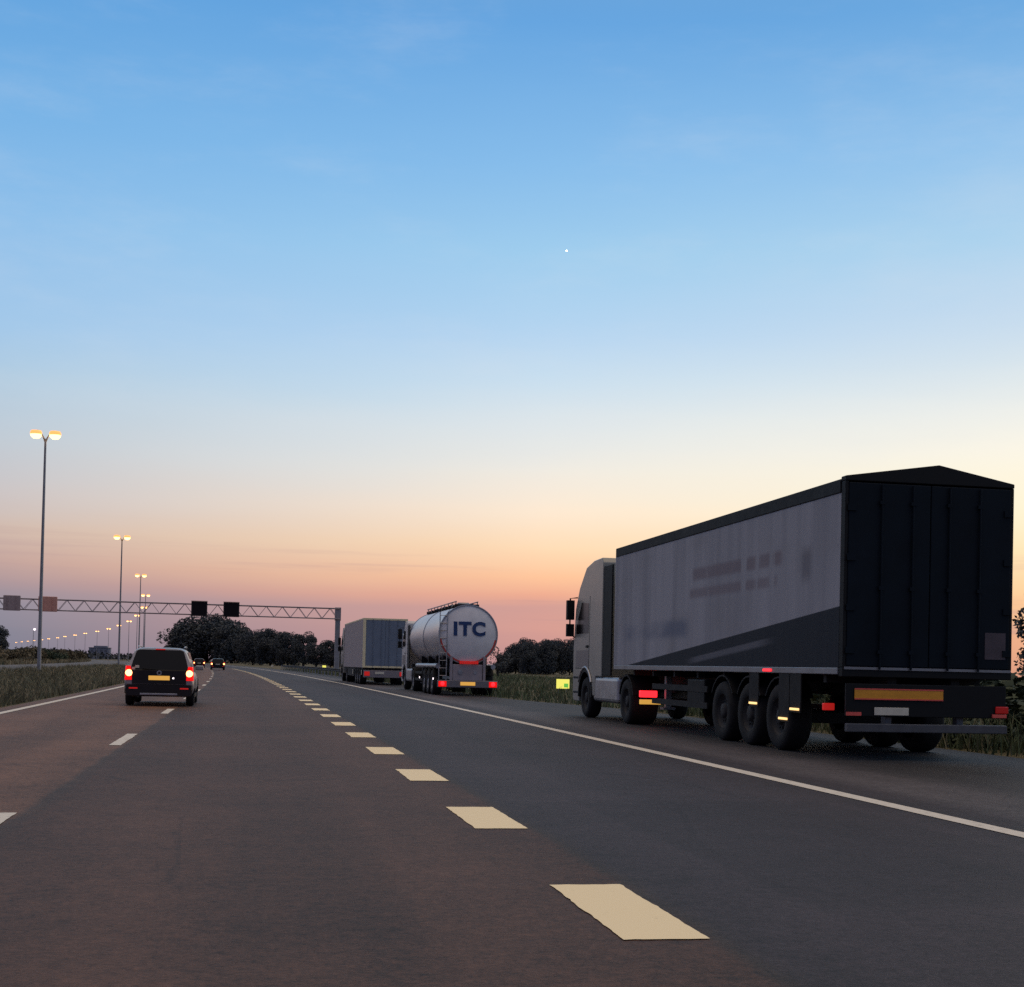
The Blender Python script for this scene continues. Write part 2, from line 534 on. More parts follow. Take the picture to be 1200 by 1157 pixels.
# ------------------------------------------------------------------ grass (uncountable)
GB1 = foliage('verge_grass_blades', (.085, .090, .055), (.22, .20, .125), .35)
GB2 = foliage('dry_grass_blades', (.17, .14, .085), (.32, .26, .17), .5)
GB3 = foliage('green_grass_blades', (.060, .085, .045), (.14, .17, .085), .5)


def grass(name, n, sampler, hmin, hmax, w, mats, seed):
    rnd = random.Random(seed)
    mb = MB()
    V, F, MI = mb.v, mb.f, mb.mi
    for _ in range(n):
        x, y, hs = sampler(rnd)
        h = rnd.uniform(hmin, hmax) * hs
        a = rnd.uniform(0, PI)
        ww = w * rnd.uniform(.6, 1.4) * (1 + y / 90)
        dx, dy = math.cos(a) * ww, math.sin(a) * ww
        lx, ly = rnd.gauss(0, .45) * h, rnd.gauss(0, .45) * h
        o = len(V)
        V += [(x - dx, y - dy, -.03), (x + dx, y + dy, -.03), (x + dx * .6 + lx * .4, y + dy * .6 + ly * .4, h * .6),
              (x - dx * .6 + lx * .4, y - dy * .6 + ly * .4, h * .6), (x + lx, y + ly, h)]
        F += [(o, o + 1, o + 2, o + 3), (o + 3, o + 2, o + 4)]
        k = 1 if rnd.random() < .3 else 0
        MI += [k, k]
    mb.sm = [False] * len(F)
    return tag(mb.build(name, mats, fix=False), kind='stuff')


def s_median(r):
    y = 20 + 150 * r.random() ** 1.6
    x = -5.75 - 9.0 * r.random() ** 1.2
    clump = (1.5 if x < -11.5 else 1) * .55 + .75 * abs(math.sin(x * 1.7 + y * .33) * math.sin(y * .21 + x * .4)) + (.25 if x < -8 else 0)
    return x + bend(y), y, clump


def s_right(r):
    y = 42 + 170 * r.random() ** 1.5
    x = pave_right(y) + .25 + 30 * r.random() ** 1.3
    return x + bend(y), y, .7 + .5 * abs(math.sin(x * .9 + y * .2))


def s_near(r):
    y = r.uniform(9, 42)
    x = 11.65 + 8 * r.random() ** 1.4
    return x, y, .7 + .6 * abs(math.sin(x * 1.3 + y * .5))


def s_far(r):
    y = 90 + 420 * r.random() ** 1.4
    x = -27.9 - 12 * r.random()
    return x + bend(y), y, .8 + .5 * abs(math.sin(x + y * .13))


tag(grass('grass', 60000, s_median, .10, .42, .011, [GB1, GB2], 1), 'rough tall grass on the verge left of the motorway', 'grass')
tag(grass('grass', 24000, s_right, .12, .42, .014, [GB3, GB1], 2), 'green grass verge between tanker and parked lorry', 'grass')
tag(grass('grass', 9000, s_near, .2, .65, .012, [GB3, GB1], 3), 'dark green grass at the rear corner of the big lorry', 'grass')
tag(grass('grass', 14000, s_far, .3, .8, .03, [GB2, GB1], 4), 'dry brownish grass along the far side of the opposite carriageway', 'grass')

# ------------------------------------------------------------------ trees and shrubs
LEAF = foliage('tree_leaves', (.072, .082, .092), (.110, .118, .118), .5)
LEAF2 = foliage('shrub_leaves', (.085, .072, .045), (.20, .16, .10), .7)
LEAF3 = foliage('dark_shrub_leaves', (.04, .055, .035), (.10, .12, .07), .7)


def leaf_quads(mb, c, rad, n, size, rnd, squash=1.):
    for _ in range(n):
        while True:
            d = Vector((rnd.uniform(-1, 1), rnd.uniform(-1, 1), rnd.uniform(-1, 1)))
            if .05 < d.length < 1: break
        d = d.normalized() * (d.length ** .5)
        p = Vector(c) + Vector((d.x * rad, d.y * rad, d.z * rad * squash))
        n1 = Vector((rnd.gauss(0, 1), rnd.gauss(0, 1), rnd.gauss(0, 1))).normalized()
        u = n1.orthogonal().normalized(); w = n1.cross(u)
        a = rnd.uniform(0, 2 * PI); u, w = u * math.cos(a) + w * math.sin(a), w * math.cos(a) - u * math.sin(a)
        s = size * rnd.uniform(.5, 1.3)
        mb.add([p - u * s, p + w * s * .55, p + u * s, p - w * s * .55], [(0, 1, 2, 3)])


def tree_proto(seed, wide, low, nleaf, size, name='tree', leaf=None, clumps=26):
    """about 10 m tall, crown from `low` to 10, half-width `wide`"""
    rnd = random.Random(seed)
    root = empty(name)
    cb, tb = MB(), MB()
    zc = (10 + low) / 2; hz = (10 - low) / 2
    tb.tube([(0, 0, -.1), (.08, .05, low * .6 + .8), (.0, .1, zc), (.1, 0, 8.6)], [.32, .25, .16, .04], 8)
    for i in range(clumps):
        t = rnd.random()
        ang = rnd.uniform(0, 2 * PI)
        zz = -1 + 2 * t
        rr = math.sqrt(max(0, 1 - zz * zz)) * rnd.uniform(.45, .92)
        if zz < -.2: rr = max(rr, .55)
        c = Vector((math.cos(ang) * rr * wide, math.sin(ang) * rr * wide, zc + zz * hz * .82))
        cr = rnd.uniform(.24, .42) * wide
        leaf_quads(cb, c, cr, nleaf // clumps, size, rnd, .85)
        if i % 2 == 0:
            z0 = max(low * .7 + .4, c.z - 2.2)
            mid = Vector((c.x * .45, c.y * .45, (z0 + c.z) / 2))
            tb.tube([(0, 0, z0), mid, c], [.12, .08, .03], 5)
    tb.build('trunk', M['bark'], root)
    cb.build('crown', leaf or LEAF, root, fix=False)
    return root


P_round = tree_proto(11, 6.2, .3, 26000, .25, clumps=84)
P_mid = tree_proto(12, 4.4, .2, 19000, .22, clumps=66)
P_slim = tree_proto(13, 3.2, .5, 13000, .18, clumps=48)
P_sparse = tree_proto(14, 3.0, 2.2, 900, .26, clumps=20)
used = {}


def place_tree(proto, x, y, h, w, label, group=None, rz=None, name='tree'):
    pw = {id(P_round): 6.2, id(P_mid): 4.4, id(P_slim): 3.2, id(P_sparse): 3.0}[id(proto)]
    o = dup(proto) if used.get(id(proto)) else proto
    used[id(proto)] = True
    o.location = (x, y, -.05)
    s = w / (2 * pw * .98)
    o.scale = (s, s, h / 10.1)
    o.rotation_euler = (0, 0, random.uniform(0, 6) if rz is None else rz)
    tag(o, label, 'tree', group)
    return o


G1 = 'trees beyond the gantry'
W1 = 'dark rounded tree in the row beside the road behind the gantry'
place_tree(P_round, -20.5, 620, 20.6, 34, 'largest dome-shaped dark tree, rising behind the silver car under the gantry', G1)
place_tree(P_mid, -30.2, 640, 15.0, 20, 'lower dark tree on the left shoulder of the big dome-shaped tree', G1)
place_tree(P_mid, -9.6, 600, 17.0, 19, 'dark tree on the right shoulder of the big dome-shaped tree', G1)
place_tree(P_round, -0.5, 430, 10.3, 10.5, W1, G1)
place_tree(P_mid, 4.8, 420, 11.2, 10.5, W1, G1)
place_tree(P_mid, 9.7, 410, 10.2, 8.8, W1, G1)
place_tree(P_round, 1.8, 445, 9.0, 9, W1, G1)
place_tree(P_slim, 14.0, 400, 10.7, 7.8, 'narrow taller dark tree left of the gantry post', G1)
place_tree(P_slim, 17.2, 390, 7.3, 6, 'small dark tree between the narrow taller tree and gantry post', G1)
place_tree(P_mid, 21.0, 385, 7.6, 7.4, 'low dark tree right behind the gantry post', G1)
place_tree(P_mid, 27.5, 380, 7.2, 9, 'low dark tree hidden behind the cream-framed box lorry', G1)
place_tree(P_sparse, 26.7, 150, 3.9, 3.2, 'small sparse tree against the sky beside the tanker')
G2 = 'tree belt on the right'
W2 = 'dark tree in the even belt beyond the grass, left of the parked lorry'
for (x, y, h, w) in [(44.2, 240, 3.8, 4.2), (46.1, 241, 5.3, 4.4), (49.3, 246, 6.3, 5.2), (51.0, 238, 6.2, 5), (54.4, 247, 6.3, 5.2), (55.9, 240, 6.3, 5.0), (52.6, 243, 6.1, 5), (47.6, 236, 5.6, 4.6),
                     (58.8, 242, 6.4, 5.5), (62.5, 241, 6.4, 5.5)]:
    place_tree(random.choice([P_round, P_mid]), x, y, h, w, W2, G2)
place_tree(P_mid, 45.4, 70, 7.9, 6.4, 'dark tree at the right edge behind the big lorry trailer')
place_tree(P_round, 41.5, 58, 8.0, 7, 'dark broad tree just outside the right edge beyond the lorry')
place_tree(P_mid, -53.6, 300, 7.6, 7, 'dark tree rising above the shrubs at the left edge')
place_tree(P_round, -60.5, 290, 8.6, 9, 'dark broad tree outside the left edge above the shrubs')


def shrub_proto(seed, leaf):
    rnd = random.Random(seed)
    root = empty('shrub')
    cb, tb = MB(), MB()
    for i in range(14):
        a = rnd.uniform(0, 2 * PI); r = rnd.uniform(.1, 1.6)
        z = rnd.uniform(.4, 2.1) * (1 - r * .18)
        c = (math.cos(a) * r, math.sin(a) * r, z)
        leaf_quads(cb, c, rnd.uniform(.45, .8), 110, .17, rnd)
        tb.tube([(0, 0, -.05), (c[0] * .4, c[1] * .4, z * .5), c], [.05, .03, .012], 5)
    tb.build('stem', M['bark'], root)
    cb.build('foliage', leaf, root, fix=False)
    return root


SP = [shrub_proto(21, LEAF2), shrub_proto(22, LEAF2), shrub_proto(23, LEAF3)]
su = [0, 0, 0]


def shrub(k, x, y, s, h, label, group=None):
    o = dup(SP[k]) if su[k] else SP[k]
    su[k] += 1
    o.location = (x, y, -.03); o.scale = (s, s, h)
    o.rotation_euler = (0, 0, random.uniform(0, 6))
    tag(o, label, 'shrub', group)


y = 168.
i = 0
while y < 560:
    k = random.choice([0, 0, 1, 1, 2])
    x0 = -30.5 - random.uniform(0, 3.5)
    shrub(k, x0 + bend(y), y, random.uniform(1.1, 1.7), random.uniform(1.0, 1.32),
          'brownish shrub in the hedge row beyond the opposite carriageway', 'shrubs along the far verge')
    y += random.uniform(4.2, 7.5) * (1 + y / 900)
for (x, y, s_, h_) in [(15.6, 24, 1.2, .55), (17.0, 28.5, 1.3, .65), (16.2, 33, 1.4, .6), (17.6, 37.5, 1.3, .7), (18.4, 42, 1.4, .65), (19.5, 47, 1.4, .6), (20.5, 53, 1.4, .6)]:
    shrub(2, x, y, s_, h_, 'dark bush in the low row on the grass behind the big lorry', 'bushes behind the big lorry')
shrub(2, 13.6, 21.5, .9, .42, 'low green bush at the rear right corner of the big lorry')
shrub(2, 14.9, 26.5, 1.0, .55, 'green bush on the grass behind the big lorry, at the right edge')

far = MB(); r_ = random.Random(5)
for i in range(2600):
    y = r_.uniform(1130, 1240) if i % 2 else r_.uniform(1270, 1500)
    px = r_.uniform(-330, -40)
    hgt = 4.9 + 2.4 * math.sin(px * .045) * math.sin(px * .013 + 1) + r_.uniform(0, 1.)
    leaf_quads(far, (px, y, max(.5, r_.random() * hgt)), 1.6, 2, 1.5, r_)
tag(far.build('far_wood', foliage('far_wood_leaves', (.03, .034, .038), (.055, .06, .06), .05), fix=False), 'thin bluish line of far woodland along the left horizon', 'woodland', kind='stuff')

# farm block on the left horizon
fb = tag(empty('building', (-134.5, 1250, 0)), 'low flat grey building on the horizon left of the second lamp post', 'building')
w = MB(); w.bx(-8.8, 8.8, 0, 14, 0, 9.8); w.bx(-5.0, 6.2, 2.5, 12, 9.8, 11.7)
w.build('wall', mat('far_block_wall', (.22, .235, .30, 1), .8, var=.15), fb)
w = MB(); w.bx(-9.2, 9.2, -.5, 14.5, 9.8, 10.2); w.build('roof', mat('far_block_roof', (.16, .165, .2, 1), .8, var=.2), fb)
for k in range(4):
    w = MB(); w.bx(-7.2 + k * 3.9, -5.0 + k * 3.9, -.06, .02, 6.2, 8.2); w.build('window', mat('far_block_pane', (.12, .13, .17, 1), .4), fb)

# ------------------------------------------------------------------ lamp posts
def lamp_proto():
    r = empty('street_lamp')
    p = MB()
    p.tube([(0, 0, 0), (0, 0, 1.2), (0, 0, 8), (0, 0, 15.55)], [.135, .125, .10, .07], 12)
    p.tube([(0, 0, 0), (0, 0, .12)], .22, 12)
    p.build('pole', M['steel'], r)
    for s in (-1, 1):
        a = MB(); a.tube([(0, 0, 15.3), (s * .12, 0, 15.62), (s * .28, 0, 15.9)], [.055, .05, .045], 8); a.build('arm', M['steel'], r)
        h = MB(); h.loft([[(s * (.26), dy * .14, 15.9 + dz) for dy, dz in ((-1, 0), (1, 0), (.8, .1), (-.8, .1))],
                          [(s * .48, dy * .2, 15.94 + dz) for dy, dz in ((-1, 0), (1, 0), (.7, .16), (-.7, .16))],
                          [(s * .92, dy * .15, 15.98 + dz) for dy, dz in ((-1, 0), (1, 0), (.7, .08), (-.7, .08))]])
        hd = h.build('lamp_head', M['steel'], r)
        b = MB(); b.lathe([(.0, -.42), (.18, -.39), (.31, -.28), (.37, -.135)], (s * .60, 0, 15.95), 'z', 16)
        b.build('lamp', M['sodium'], hd)
        q = MB(); q.lathe([(.37, -.13), (.39, -.02), (.33, .11), (.10, .15)], (s * .60, 0, 15.95), 'z', 18); q.build('halo_collar', M['sodium_halo'], hd)  # collar added to imitate the orange halo around the lamp
    return r


LX = [(94, -13.9), (171, -16.1), (248, -20.0), (325, -25.0), (402, -31.2), (479, -39.4), (556, -48.8), (633, -59.9), (710, -72.1), (787, -86.0), (864, -101.4), (941, -116.9), (1018, -133.4), (1095, -148.8), (1172, -166.3), (1249, -182.9), (1326, -201.0), (1403, -218.5), (1480, -236.5), (1557, -254.5)]
lp = lamp_proto()
LL = ['tallest nearest twin-headed lamp post, lit, at the left of the picture', 'second twin-headed lit lamp post, right of the tallest one',
      'third twin-headed lit lamp post, heads well above the gantry beam', 'fourth lit twin lamp, heads just above the gantry beam', 'fifth lit twin lamp, heads level with the gantry beam']
for i, (y, x) in enumerate(LX):
    o = lp if i == 0 else dup(lp)
    o.location = (x, y, 0)
    o.rotation_euler = (0, 0, math.atan(2 * K * min(y, 700)))
    tag(o, LL[i] if i < 5 else 'small far lit lamp in the curving string of lights below the gantry beam', 'street lamp', 'twin-headed motorway lamps')
# a single white lamp further off
o = tag(empty('floodlight_mast', (-60.9, 400, 0)), 'single small white lamp just left of the tallest lamp post', 'lamp')
w = MB(); w.tube([(0, 0, 0), (0, 0, 8.6)], [.1, .06], 8); w.tube([(0, 0, 8.5), (.3, 0, 8.7)], .05, 6); w.build('pole', M['steel'], o)
w = MB(); w.lathe([(0, -.3), (.26, -.2), (.36, 0), (.26, .2), (0, .3)], (.3, 0, 8.7), 'z', 12); w.build('lamp', M['whiteled'], o)

# ------------------------------------------------------------------ gantry
GY = 157
th = math.atan(2 * K * GY)
gx = 9.25
ga = tag(empty('gantry', (gx, GY, 0), th), 'long grey lattice gantry spanning both carriageways with a single right post', 'gantry')
w = MB(); w.bx(-.27, .27, -.27, .27, .25, 7.5); w.build('post', M['steel'], ga, .03)
w = MB(); w.bx(-.6, .6, -.6, .6, -.05, .3); w.build('footing', M['concrete'], ga, .03)
w = MB(); w.bx(-.33, .33, -.33, .33, 6.05, 7.55); w.build('post_head', M['steelpaint'], ga, .02)
XL = -52.0
ZB, ZT = 6.25, 7.42
for yy in (-.45, .45):
    for z in (ZB, ZT):
        w = MB(); w.tube([(XL, yy, z), (.2, yy, z)], .065 if z == ZT else .055, 8); w.build('chord', M['steelpaint'], ga)
    w = MB()
    n = 29; dx = (0 - XL) / n
    for k in range(n):
        x = XL + k * dx
        w.tube([(x, yy, ZB), (x + dx / 2, yy, ZT)], .03, 6); w.tube([(x + dx / 2, yy, ZT), (x + dx, yy, ZB)], .03, 6)
    w.build('lattice', M['steelpaint'], ga)
w = MB()
for k in range(23):
    x = XL + k * 2.3
    w.tube([(x, -.45, ZT), (x, .45, ZT)], .035, 6); w.tube([(x, -.45, ZB), (x, .45, ZB)], .035, 6)
w.build('cross_brace', M['steelpaint'], ga)
w = MB(); w.bx(XL - .3, XL + .3, -.3, .3, 0, 7.5); w.build('post', M['steel'], ga, .03)


def matrix_sign(px, size, m, label, front):
    o = tag(empty('matrix_sign', (gx + px * math.cos(th), GY + px * math.sin(th), 0), th), label, 'sign', 'matrix signs on the gantry')
    y0, y1 = (-.95, -.6) if front else (-.95, -.58)
    w = MB(); w.bx(-size / 2, size / 2, y0, y1, 6.08, 7.72); w.build('housing', m, o, .05)
    if front:
        w = MB(); w.bx(-size / 2 + .12, size / 2 - .12, y0 - .012, y0 - .002, 6.2, 7.6); w.build('display', M['glass'], o)
        w = MB(); w.bx(-size / 2 - .02, size / 2 + .02, y0 - .22, y0, 7.725, 7.76); w.build('hood', M['black'], o)
    else:
        for k in (-1, 1):
            w = MB(); w.bx(k * size * .25 - .03, k * size * .25 + .03, y0 - .05, y0, 6.2, 7.6); w.build('rib', m, o)
    w = MB()
    for k in (-.5, .5): w.bx(k - .04, k + .04, -.6, -.36, 6.5, 7.3)
    w.build('bracket', M['steelpaint'], o)


M['matrix'] = mat('black_sign_housing', (.018, .017, .02, 1), .7, var=.25)
matrix_sign(-15.45, 1.75, M['matrix'], 'black square matrix sign on the gantry, above the silver car lane', True)
matrix_sign(-11.95, 1.75, M['matrix'], 'black square matrix sign on the gantry, nearest to its right post', True)
matrix_sign(-35.2, 1.75, M['sign_back_lit2'], 'brown-grey square sign back on the gantry at the left picture edge', False)
matrix_sign(-31.5, 1.95, M['sign_back_lit'], 'reddish square sign back on the gantry beside the tallest lamp post', False)

# guard rail by the gantry post
gr_ = tag(empty('guard_rail', (0, 0, 0)), 'low steel guard rail on the verge in front of the gantry post', 'guard rail')
w = MB()
pts = [(8.9 + bend(y), y) for y in range(116, 205, 8)]
for (xa, ya), (xb, yb) in zip(pts, pts[1:]):
    prof = [(0, .44), (-.05, .50), (0, .56), (0, .62), (-.05, .68), (0, .74)]
    ra = [(xa + u, ya, z) for u, z in prof] + [(xa + .03, ya, z) for u, z in prof[::-1]]
    rb = [(xb + u, yb, z) for u, z in prof] + [(xb + .03, yb, z) for u, z in prof[::-1]]
    w.loft([ra, rb], smooth=False, caps=False)
w.build('rail', M['rim_dark'], gr_)
for (xa, ya) in pts:
    for q in (0, 4):
        w = MB(); xx = 8.9 + bend(ya + q) + .09; w.bx(xx - .05, xx + .05, ya + q - .06, ya + q + .06, -.05, .70); w.build('post', M['steel'], gr_)


def small_sign(loc, wd, ht, zc, label, mats, patch=False):
    o = tag(empty('marker_sign', loc), label, 'sign')
    w = MB()
    for k in (-.3, .3): w.bx(k * wd - .025, k * wd + .025, .01, .06, -.05, zc + ht * .3)
    w.build('leg', M['steel'], o)
    w = MB(); w.bx(-wd / 2, wd / 2, -.02, .01, zc - ht / 2, zc + ht / 2); w.build('panel', mats, o, .012)
    if patch:
        w = MB(); w.bx(wd * .08, wd * .40, -.034, -.024, zc - ht * .36, zc + ht * .04); w.build('patch', M['sign_green'], o)


small_sign((14.13, 62, 0), .62, .44, .47, 'bright yellow-green rectangular marker sign in the grass by the lorry front wheel', M['sign_lit'], True)
small_sign((7.85, 157, 0), .42, .40, .70, 'tiny bright yellow-green marker sign left of the gantry post', M['sign_lit'])
small_sign((3.2, 250, 0), .4, .36, .42, 'tiny pale reflector sign by the road at the foot of the dark trees', M['plate_w'])


# ------------------------------------------------------------------ vehicles: shared parts
def wheel(root, x, y, r, wd, side, rimm, protos={}):
    """side: -1 left, 1 right; x is the outer face"""
    key = (r, wd, rimm.name)
    o = empty('wheel', (x, y, r), 0, root)
    if side > 0: o.rotation_euler = (0, 0, PI)
    if key not in protos:
        t = MB()
        t.lathe([(r * .56, 0.02), (r * .62, 0), (r * .9, .0), (r * .97, .03), (r, .07), (r, wd - .07), (r * .97, wd - .03), (r * .9, wd), (r * .6, wd)], (0, 0, 0), 'x', 32)
        a = t.build('tyre', M['rubber'], o)
        h = MB()
        h.lathe([(r * .57, .02), (r * .53, .05), (r * .46, .10), (r * .26, .10), (r * .24, .03), (r * .10, .02), (0, .02)], (0, 0, 0), 'x', 28)
        for k in range(10):
            an = 2 * PI * k / 10
            h.tube([(.11, math.cos(an) * r * .35, math.sin(an) * r * .35), (.05, math.cos(an) * r * .35, math.sin(an) * r * .35)], r * .032, 6)
        b = h.build('rim', rimm, o)
        protos[key] = (a.data, b.data)
    else:
        for nm, d in zip(('tyre', 'rim'), protos[key]):
            q = bpy.data.objects.new(nm, d); COL.objects.link(q); q.parent = o
    return o


def part(root, name, m, f, bevel=0., seg=2):
    w = MB(); f(w)
    return w.build(name, m, root, bevel, seg)


def bxp(root, name, m, *b, bevel=0.):
    return part(root, name, m, lambda w: w.bx(*b), bevel)


def cab(root, yr, yf, hw, paint, top=3.85, zl=.5):
    fa = yf - 1.38                                    # front axle
    arch = [(fa + .66 * math.cos(t), .50 + .66 * math.sin(t)) for t in [PI * k / 10 for k in range(11)]]
    poly = [(yr, 1.02), (yr, top - .12), (yr + .12, top), (yr + .9, top - .02), (yf - 1.25, top - .14), (yf - .55, top - .62), (yf - .16, 2.72), (yf - .02, 1.9), (yf, 1.75),
            (yf, zl), (yf - .12, zl - .12), (fa + .68, zl - .12)] + arch[0:] + [(fa - .70, zl + .05), (fa - .95, zl + .05), (fa - .95, 1.02)]
    c = part(root, 'cab', paint, lambda w: w.prism(poly, 'x', -hw, hw), .07, 3)
    for s in (-1, 1):
        x0, x1 = s * (hw - .004), s * (hw + .006)
        wy = [(fa - .18, 2.08), (fa - .18, 2.82), (fa + .55, 2.86), (fa + 1.08, 2.25), (fa + 1.08, 2.08)]
        part(c, 'side_window', M['glass'], lambda w: w.prism(wy, 'x', x0, x1))
        part(c, 'door_seam', M['black'], lambda w: (w.bx(x0, s * (hw + .004), fa - .30, fa - .285, 1.2, 3.0), w.bx(x0, s * (hw + .004), fa - .285, fa + 1.12, 1.2, 1.215)))
        part(c, 'door_handle', M['black'], lambda w: w.bx(s * hw, s * (hw + .03), fa - .22, fa - .02, 1.72, 1.78), .01)
        part(c, 'mirror', M['black'], lambda w: (w.bx(s * (hw + .03), s * (hw + .22), yf - .16, yf + .0, 2.45, 2.95), w.bx(s * (hw + .03), s * (hw + .22), yf - .16, yf - .02, 2.02, 2.34),
                                                 w.tube([(s * (hw - .05), yf - .15, 3.02), (s * (hw + .13), yf - .08, 3.0), (s * (hw + .13), yf - .08, 2.1), (s * (hw - .02), yf - .1, 1.98)], .022, 6)), .03)
        part(c, 'step', M['black'], lambda w: [w.bx(s * (hw - .22), s * (hw + .01), fa + .70, fa + 1.3, z, z + .05) for z in (.58, .95)], .01)
        ar = [(fa + q * math.cos(t), .50 + q * math.sin(t)) for q, ts in ((.70, range(11)), (.62, range(10, -1, -1))) for t in [PI * k / 10 for k in ts]]
        part(c, 'wheel_arch', M['black'], lambda w: w.prism(ar, 'x', s * (hw - .35), s * (hw + .03)), .01)
        part(c, 'side_fairing', M['black'], lambda w: w.bx(s * (hw - .02), s * (hw - .06), yr - .78, yr, 1.05, top - .22), .01)
        part(c, 'lower_panel', M['panel_grey'], lambda w: w.bx(s * (hw - .003), s * (hw + .003), fa - .27, fa + 1.1, 1.23, 1.66), .0)
        part(c, 'headlight', M['plate_w'], lambda w: w.bx(s * (hw - .55), s * (hw - .08), yf - .02, yf + .03, .72, .98), .02)
    part(c, 'windscreen', M['glass'], lambda w: w.add([(-hw + .16, yf + .012 - .02, 1.95), (hw - .16, yf - .008, 1.95), (hw - .2, yf - .145, 2.70), (-hw + .2, yf - .145, 2.70)], [(0, 1, 2, 3)]))
    part(c, 'grille', M['black'], lambda w: w.bx(-hw + .4, hw - .4, yf, yf + .02, .9, 1.6), .01)
    part(c, 'sun_visor', M['black'], lambda w: w.bx(-hw + .15, hw - .15, yf - .2, yf + .16, 2.78, 2.86), .02)
    part(c, 'exhaust_stack', M['chassis'], lambda w: w.tube([(hw - .35, yr - .25, .9), (hw - .35, yr - .25, 3.4)], .09, 10))
    return fa


def tractor_chassis(root, yr_end, yf, hw, fa, da, rimm=None):
    rimm = rimm or M['steel']
    part(root, 'tractor_frame', M['chassis'], lambda w: (w.bx(-.45, -.35, yr_end, yf - .3, .72, .98), w.bx(.35, .45, yr_end, yf - .3, .72, .98),
                                                         w.bx(-.6, .6, da - .45, da + .45, .98, 1.16), w.bx(-hw + .45, hw - .45, da - .07, da + .07, .44, .58), w.bx(-hw + .4, hw - .4, fa - .06, fa + .06, .42, .55)))
    for s in (-1, 1):
        wheel(root, s * hw, fa, .50, .32, s, rimm)
        wheel(root, s * hw, da, .50, .62, s, rimm)
        part(root, 'mudguard', M['black'], lambda w: w.prism([(da + q * math.cos(t), .5 + q * math.sin(t)) for q, ts in ((.60, range(1, 12)), (.56, range(11, 0, -1))) for t in [PI * k / 12 for k in ts]], 'x', s * (hw - .62), s * hw))


def trailer_running_gear(root, axles, hw, y0, y1, rimm, gear=.52):
    part(root, 'chassis_frame', M['chassis'], lambda w: (w.bx(-.55, -.42, y0, y1, .92, 1.24), w.bx(.42, .55, y0, y1, .92, 1.24),
                                                         [w.bx(-hw + .08, hw - .08, y0 + .6 + k * 1.45, y0 + .70 + k * 1.45, 1.08, 1.24) for k in range(int((y1 - y0 - .8) / 1.45) + 1)],
                                                         [w.bx(-hw + .3, hw - .3, a - .07, a + .07, gear - .09, gear + .07) for a in axles]))
    for a in axles:
        for s in (-1, 1):
            wheel(root, s * hw, a, gear, .38, s, rimm)
            part(root, 'mudguard', M['black'], lambda w: w.prism([(a + q * math.cos(t), gear + q * math.sin(t)) for q, ts in ((gear + .11, range(2, 11)), (gear + .085, range(10, 1, -1))) for t in [PI * k / 12 for k in ts]], 'x', s * (hw - .36), s * hw))
    for s in (-1, 1):
        yl = y1 - 2.6
        part(root, 'landing_leg', M['steel'], lambda w: (w.bx(s * .8 - .06, s * .8 + .06, yl - .06, yl + .06, .42, 1.15), w.bx(s * .8 - .13, s * .8 + .13, yl - .12, yl + .12, .38, .43)))
        part(root, 'side_guard', M['chassis'], lambda w: [w.bx(s * (hw - .05), s * (hw - .02), axles[-1] + .85, yl - .4, z, z + .11) for z in (.52, .82)])


# ------------------------------------------------------------------ the big lorry on the right
T = tag(empty('lorry', (9.36, 17.9, 0)), 'large articulated lorry with grey dark-striped trailer and pitched top, nearest on the right', 'lorry')
hw = 1.29
B0, B1 = 1.30, 3.92
LT = 12.3
# rear end: dark twin doors under a pitched head
rear = part(T, 'rear_door', M['navy'], lambda w: (w.bx(-hw + .05, -.006, -.03, .05, B0 + .02, B1 - .02), w.bx(.006, hw - .05, -.03, .05, B0 + .02, B1 - .02)), .012)
for x in (-.75, -.28, .28, .75):
    part(rear, 'locking_bar', M['navy'], lambda w: (w.tube([(x, -.055, B0 - .02), (x, -.055, B1 - .04)], .016, 8), [w.bx(x - .04, x + .04, -.07, -.03, z, z + .05) for z in (1.5, 2.4, 3.6)]))
for s in (-1, 1):
    for z in (1.5, 2.1, 2.8, 3.5):
        part(rear, 'hinge', M['navy'], lambda w: w.bx(s * (hw - .16), s * (hw - .03), -.05, -.028, z, z + .09))
part(rear, 'placard', mat('dull_placard', (.10, .075, .09, 1), .6, var=.35, scale=6), lambda w: w.bx(.86, 1.18, -.036, -.031, 1.46, 1.84))
part(T, 'rear_frame', M['black'], lambda w: (w.bx(-hw, -hw + .05, -.02, .12, B0, B1), w.bx(hw - .05, hw, -.02, .12, B0, B1), w.bx(-hw, hw, -.02, .12, B0 - .13, B0),
                                             w.prism([(-hw, B1), (hw, B1), (hw, B1 + .06), (.12, B1 + .28), (-hw, B1 + .07)], 'y', -.03, .14)), .012)
part(T, 'sill_strip', M['steel'], lambda w: w.bx(-hw + .02, hw - .02, -.034, -.022, B0 - .025, B0 + .012))
# side curtains with the printed wedge
for s in (-1, 1):
    part(T, 'side_curtain', M['curtain'], lambda w: w.bx(s * hw, s * (hw - .05), .12, LT, B0, B1 - .16))
    part(T, 'top_rail', M['black'], lambda w: w.bx(s * (hw + .012), s * (hw - .07), .13, LT, B1 - .16, B1 + .04), .015)
    part(T, 'bottom_rail', M['steel'], lambda w: w.bx(s * (hw + .014), s * (hw - .05), .13, LT, B0 - .10, B0 - .004), .01)
part(T, 'roof_sheet', M['black'], lambda w: w.prism([(-hw + .02, B1 + .04), (hw - .02, B1 + .04), (.12, B1 + .26)], 'y', .14, LT - .02))
part(T, 'front_wall', M['alu'], lambda w: w.bx(-hw, hw, LT, LT + .06, B0 - .1, B1 + .04), .02)
part(T, 'floor', M['chassis'], lambda w: w.bx(-hw + .05, hw - .05, .12, LT, B0 - .06, B0))
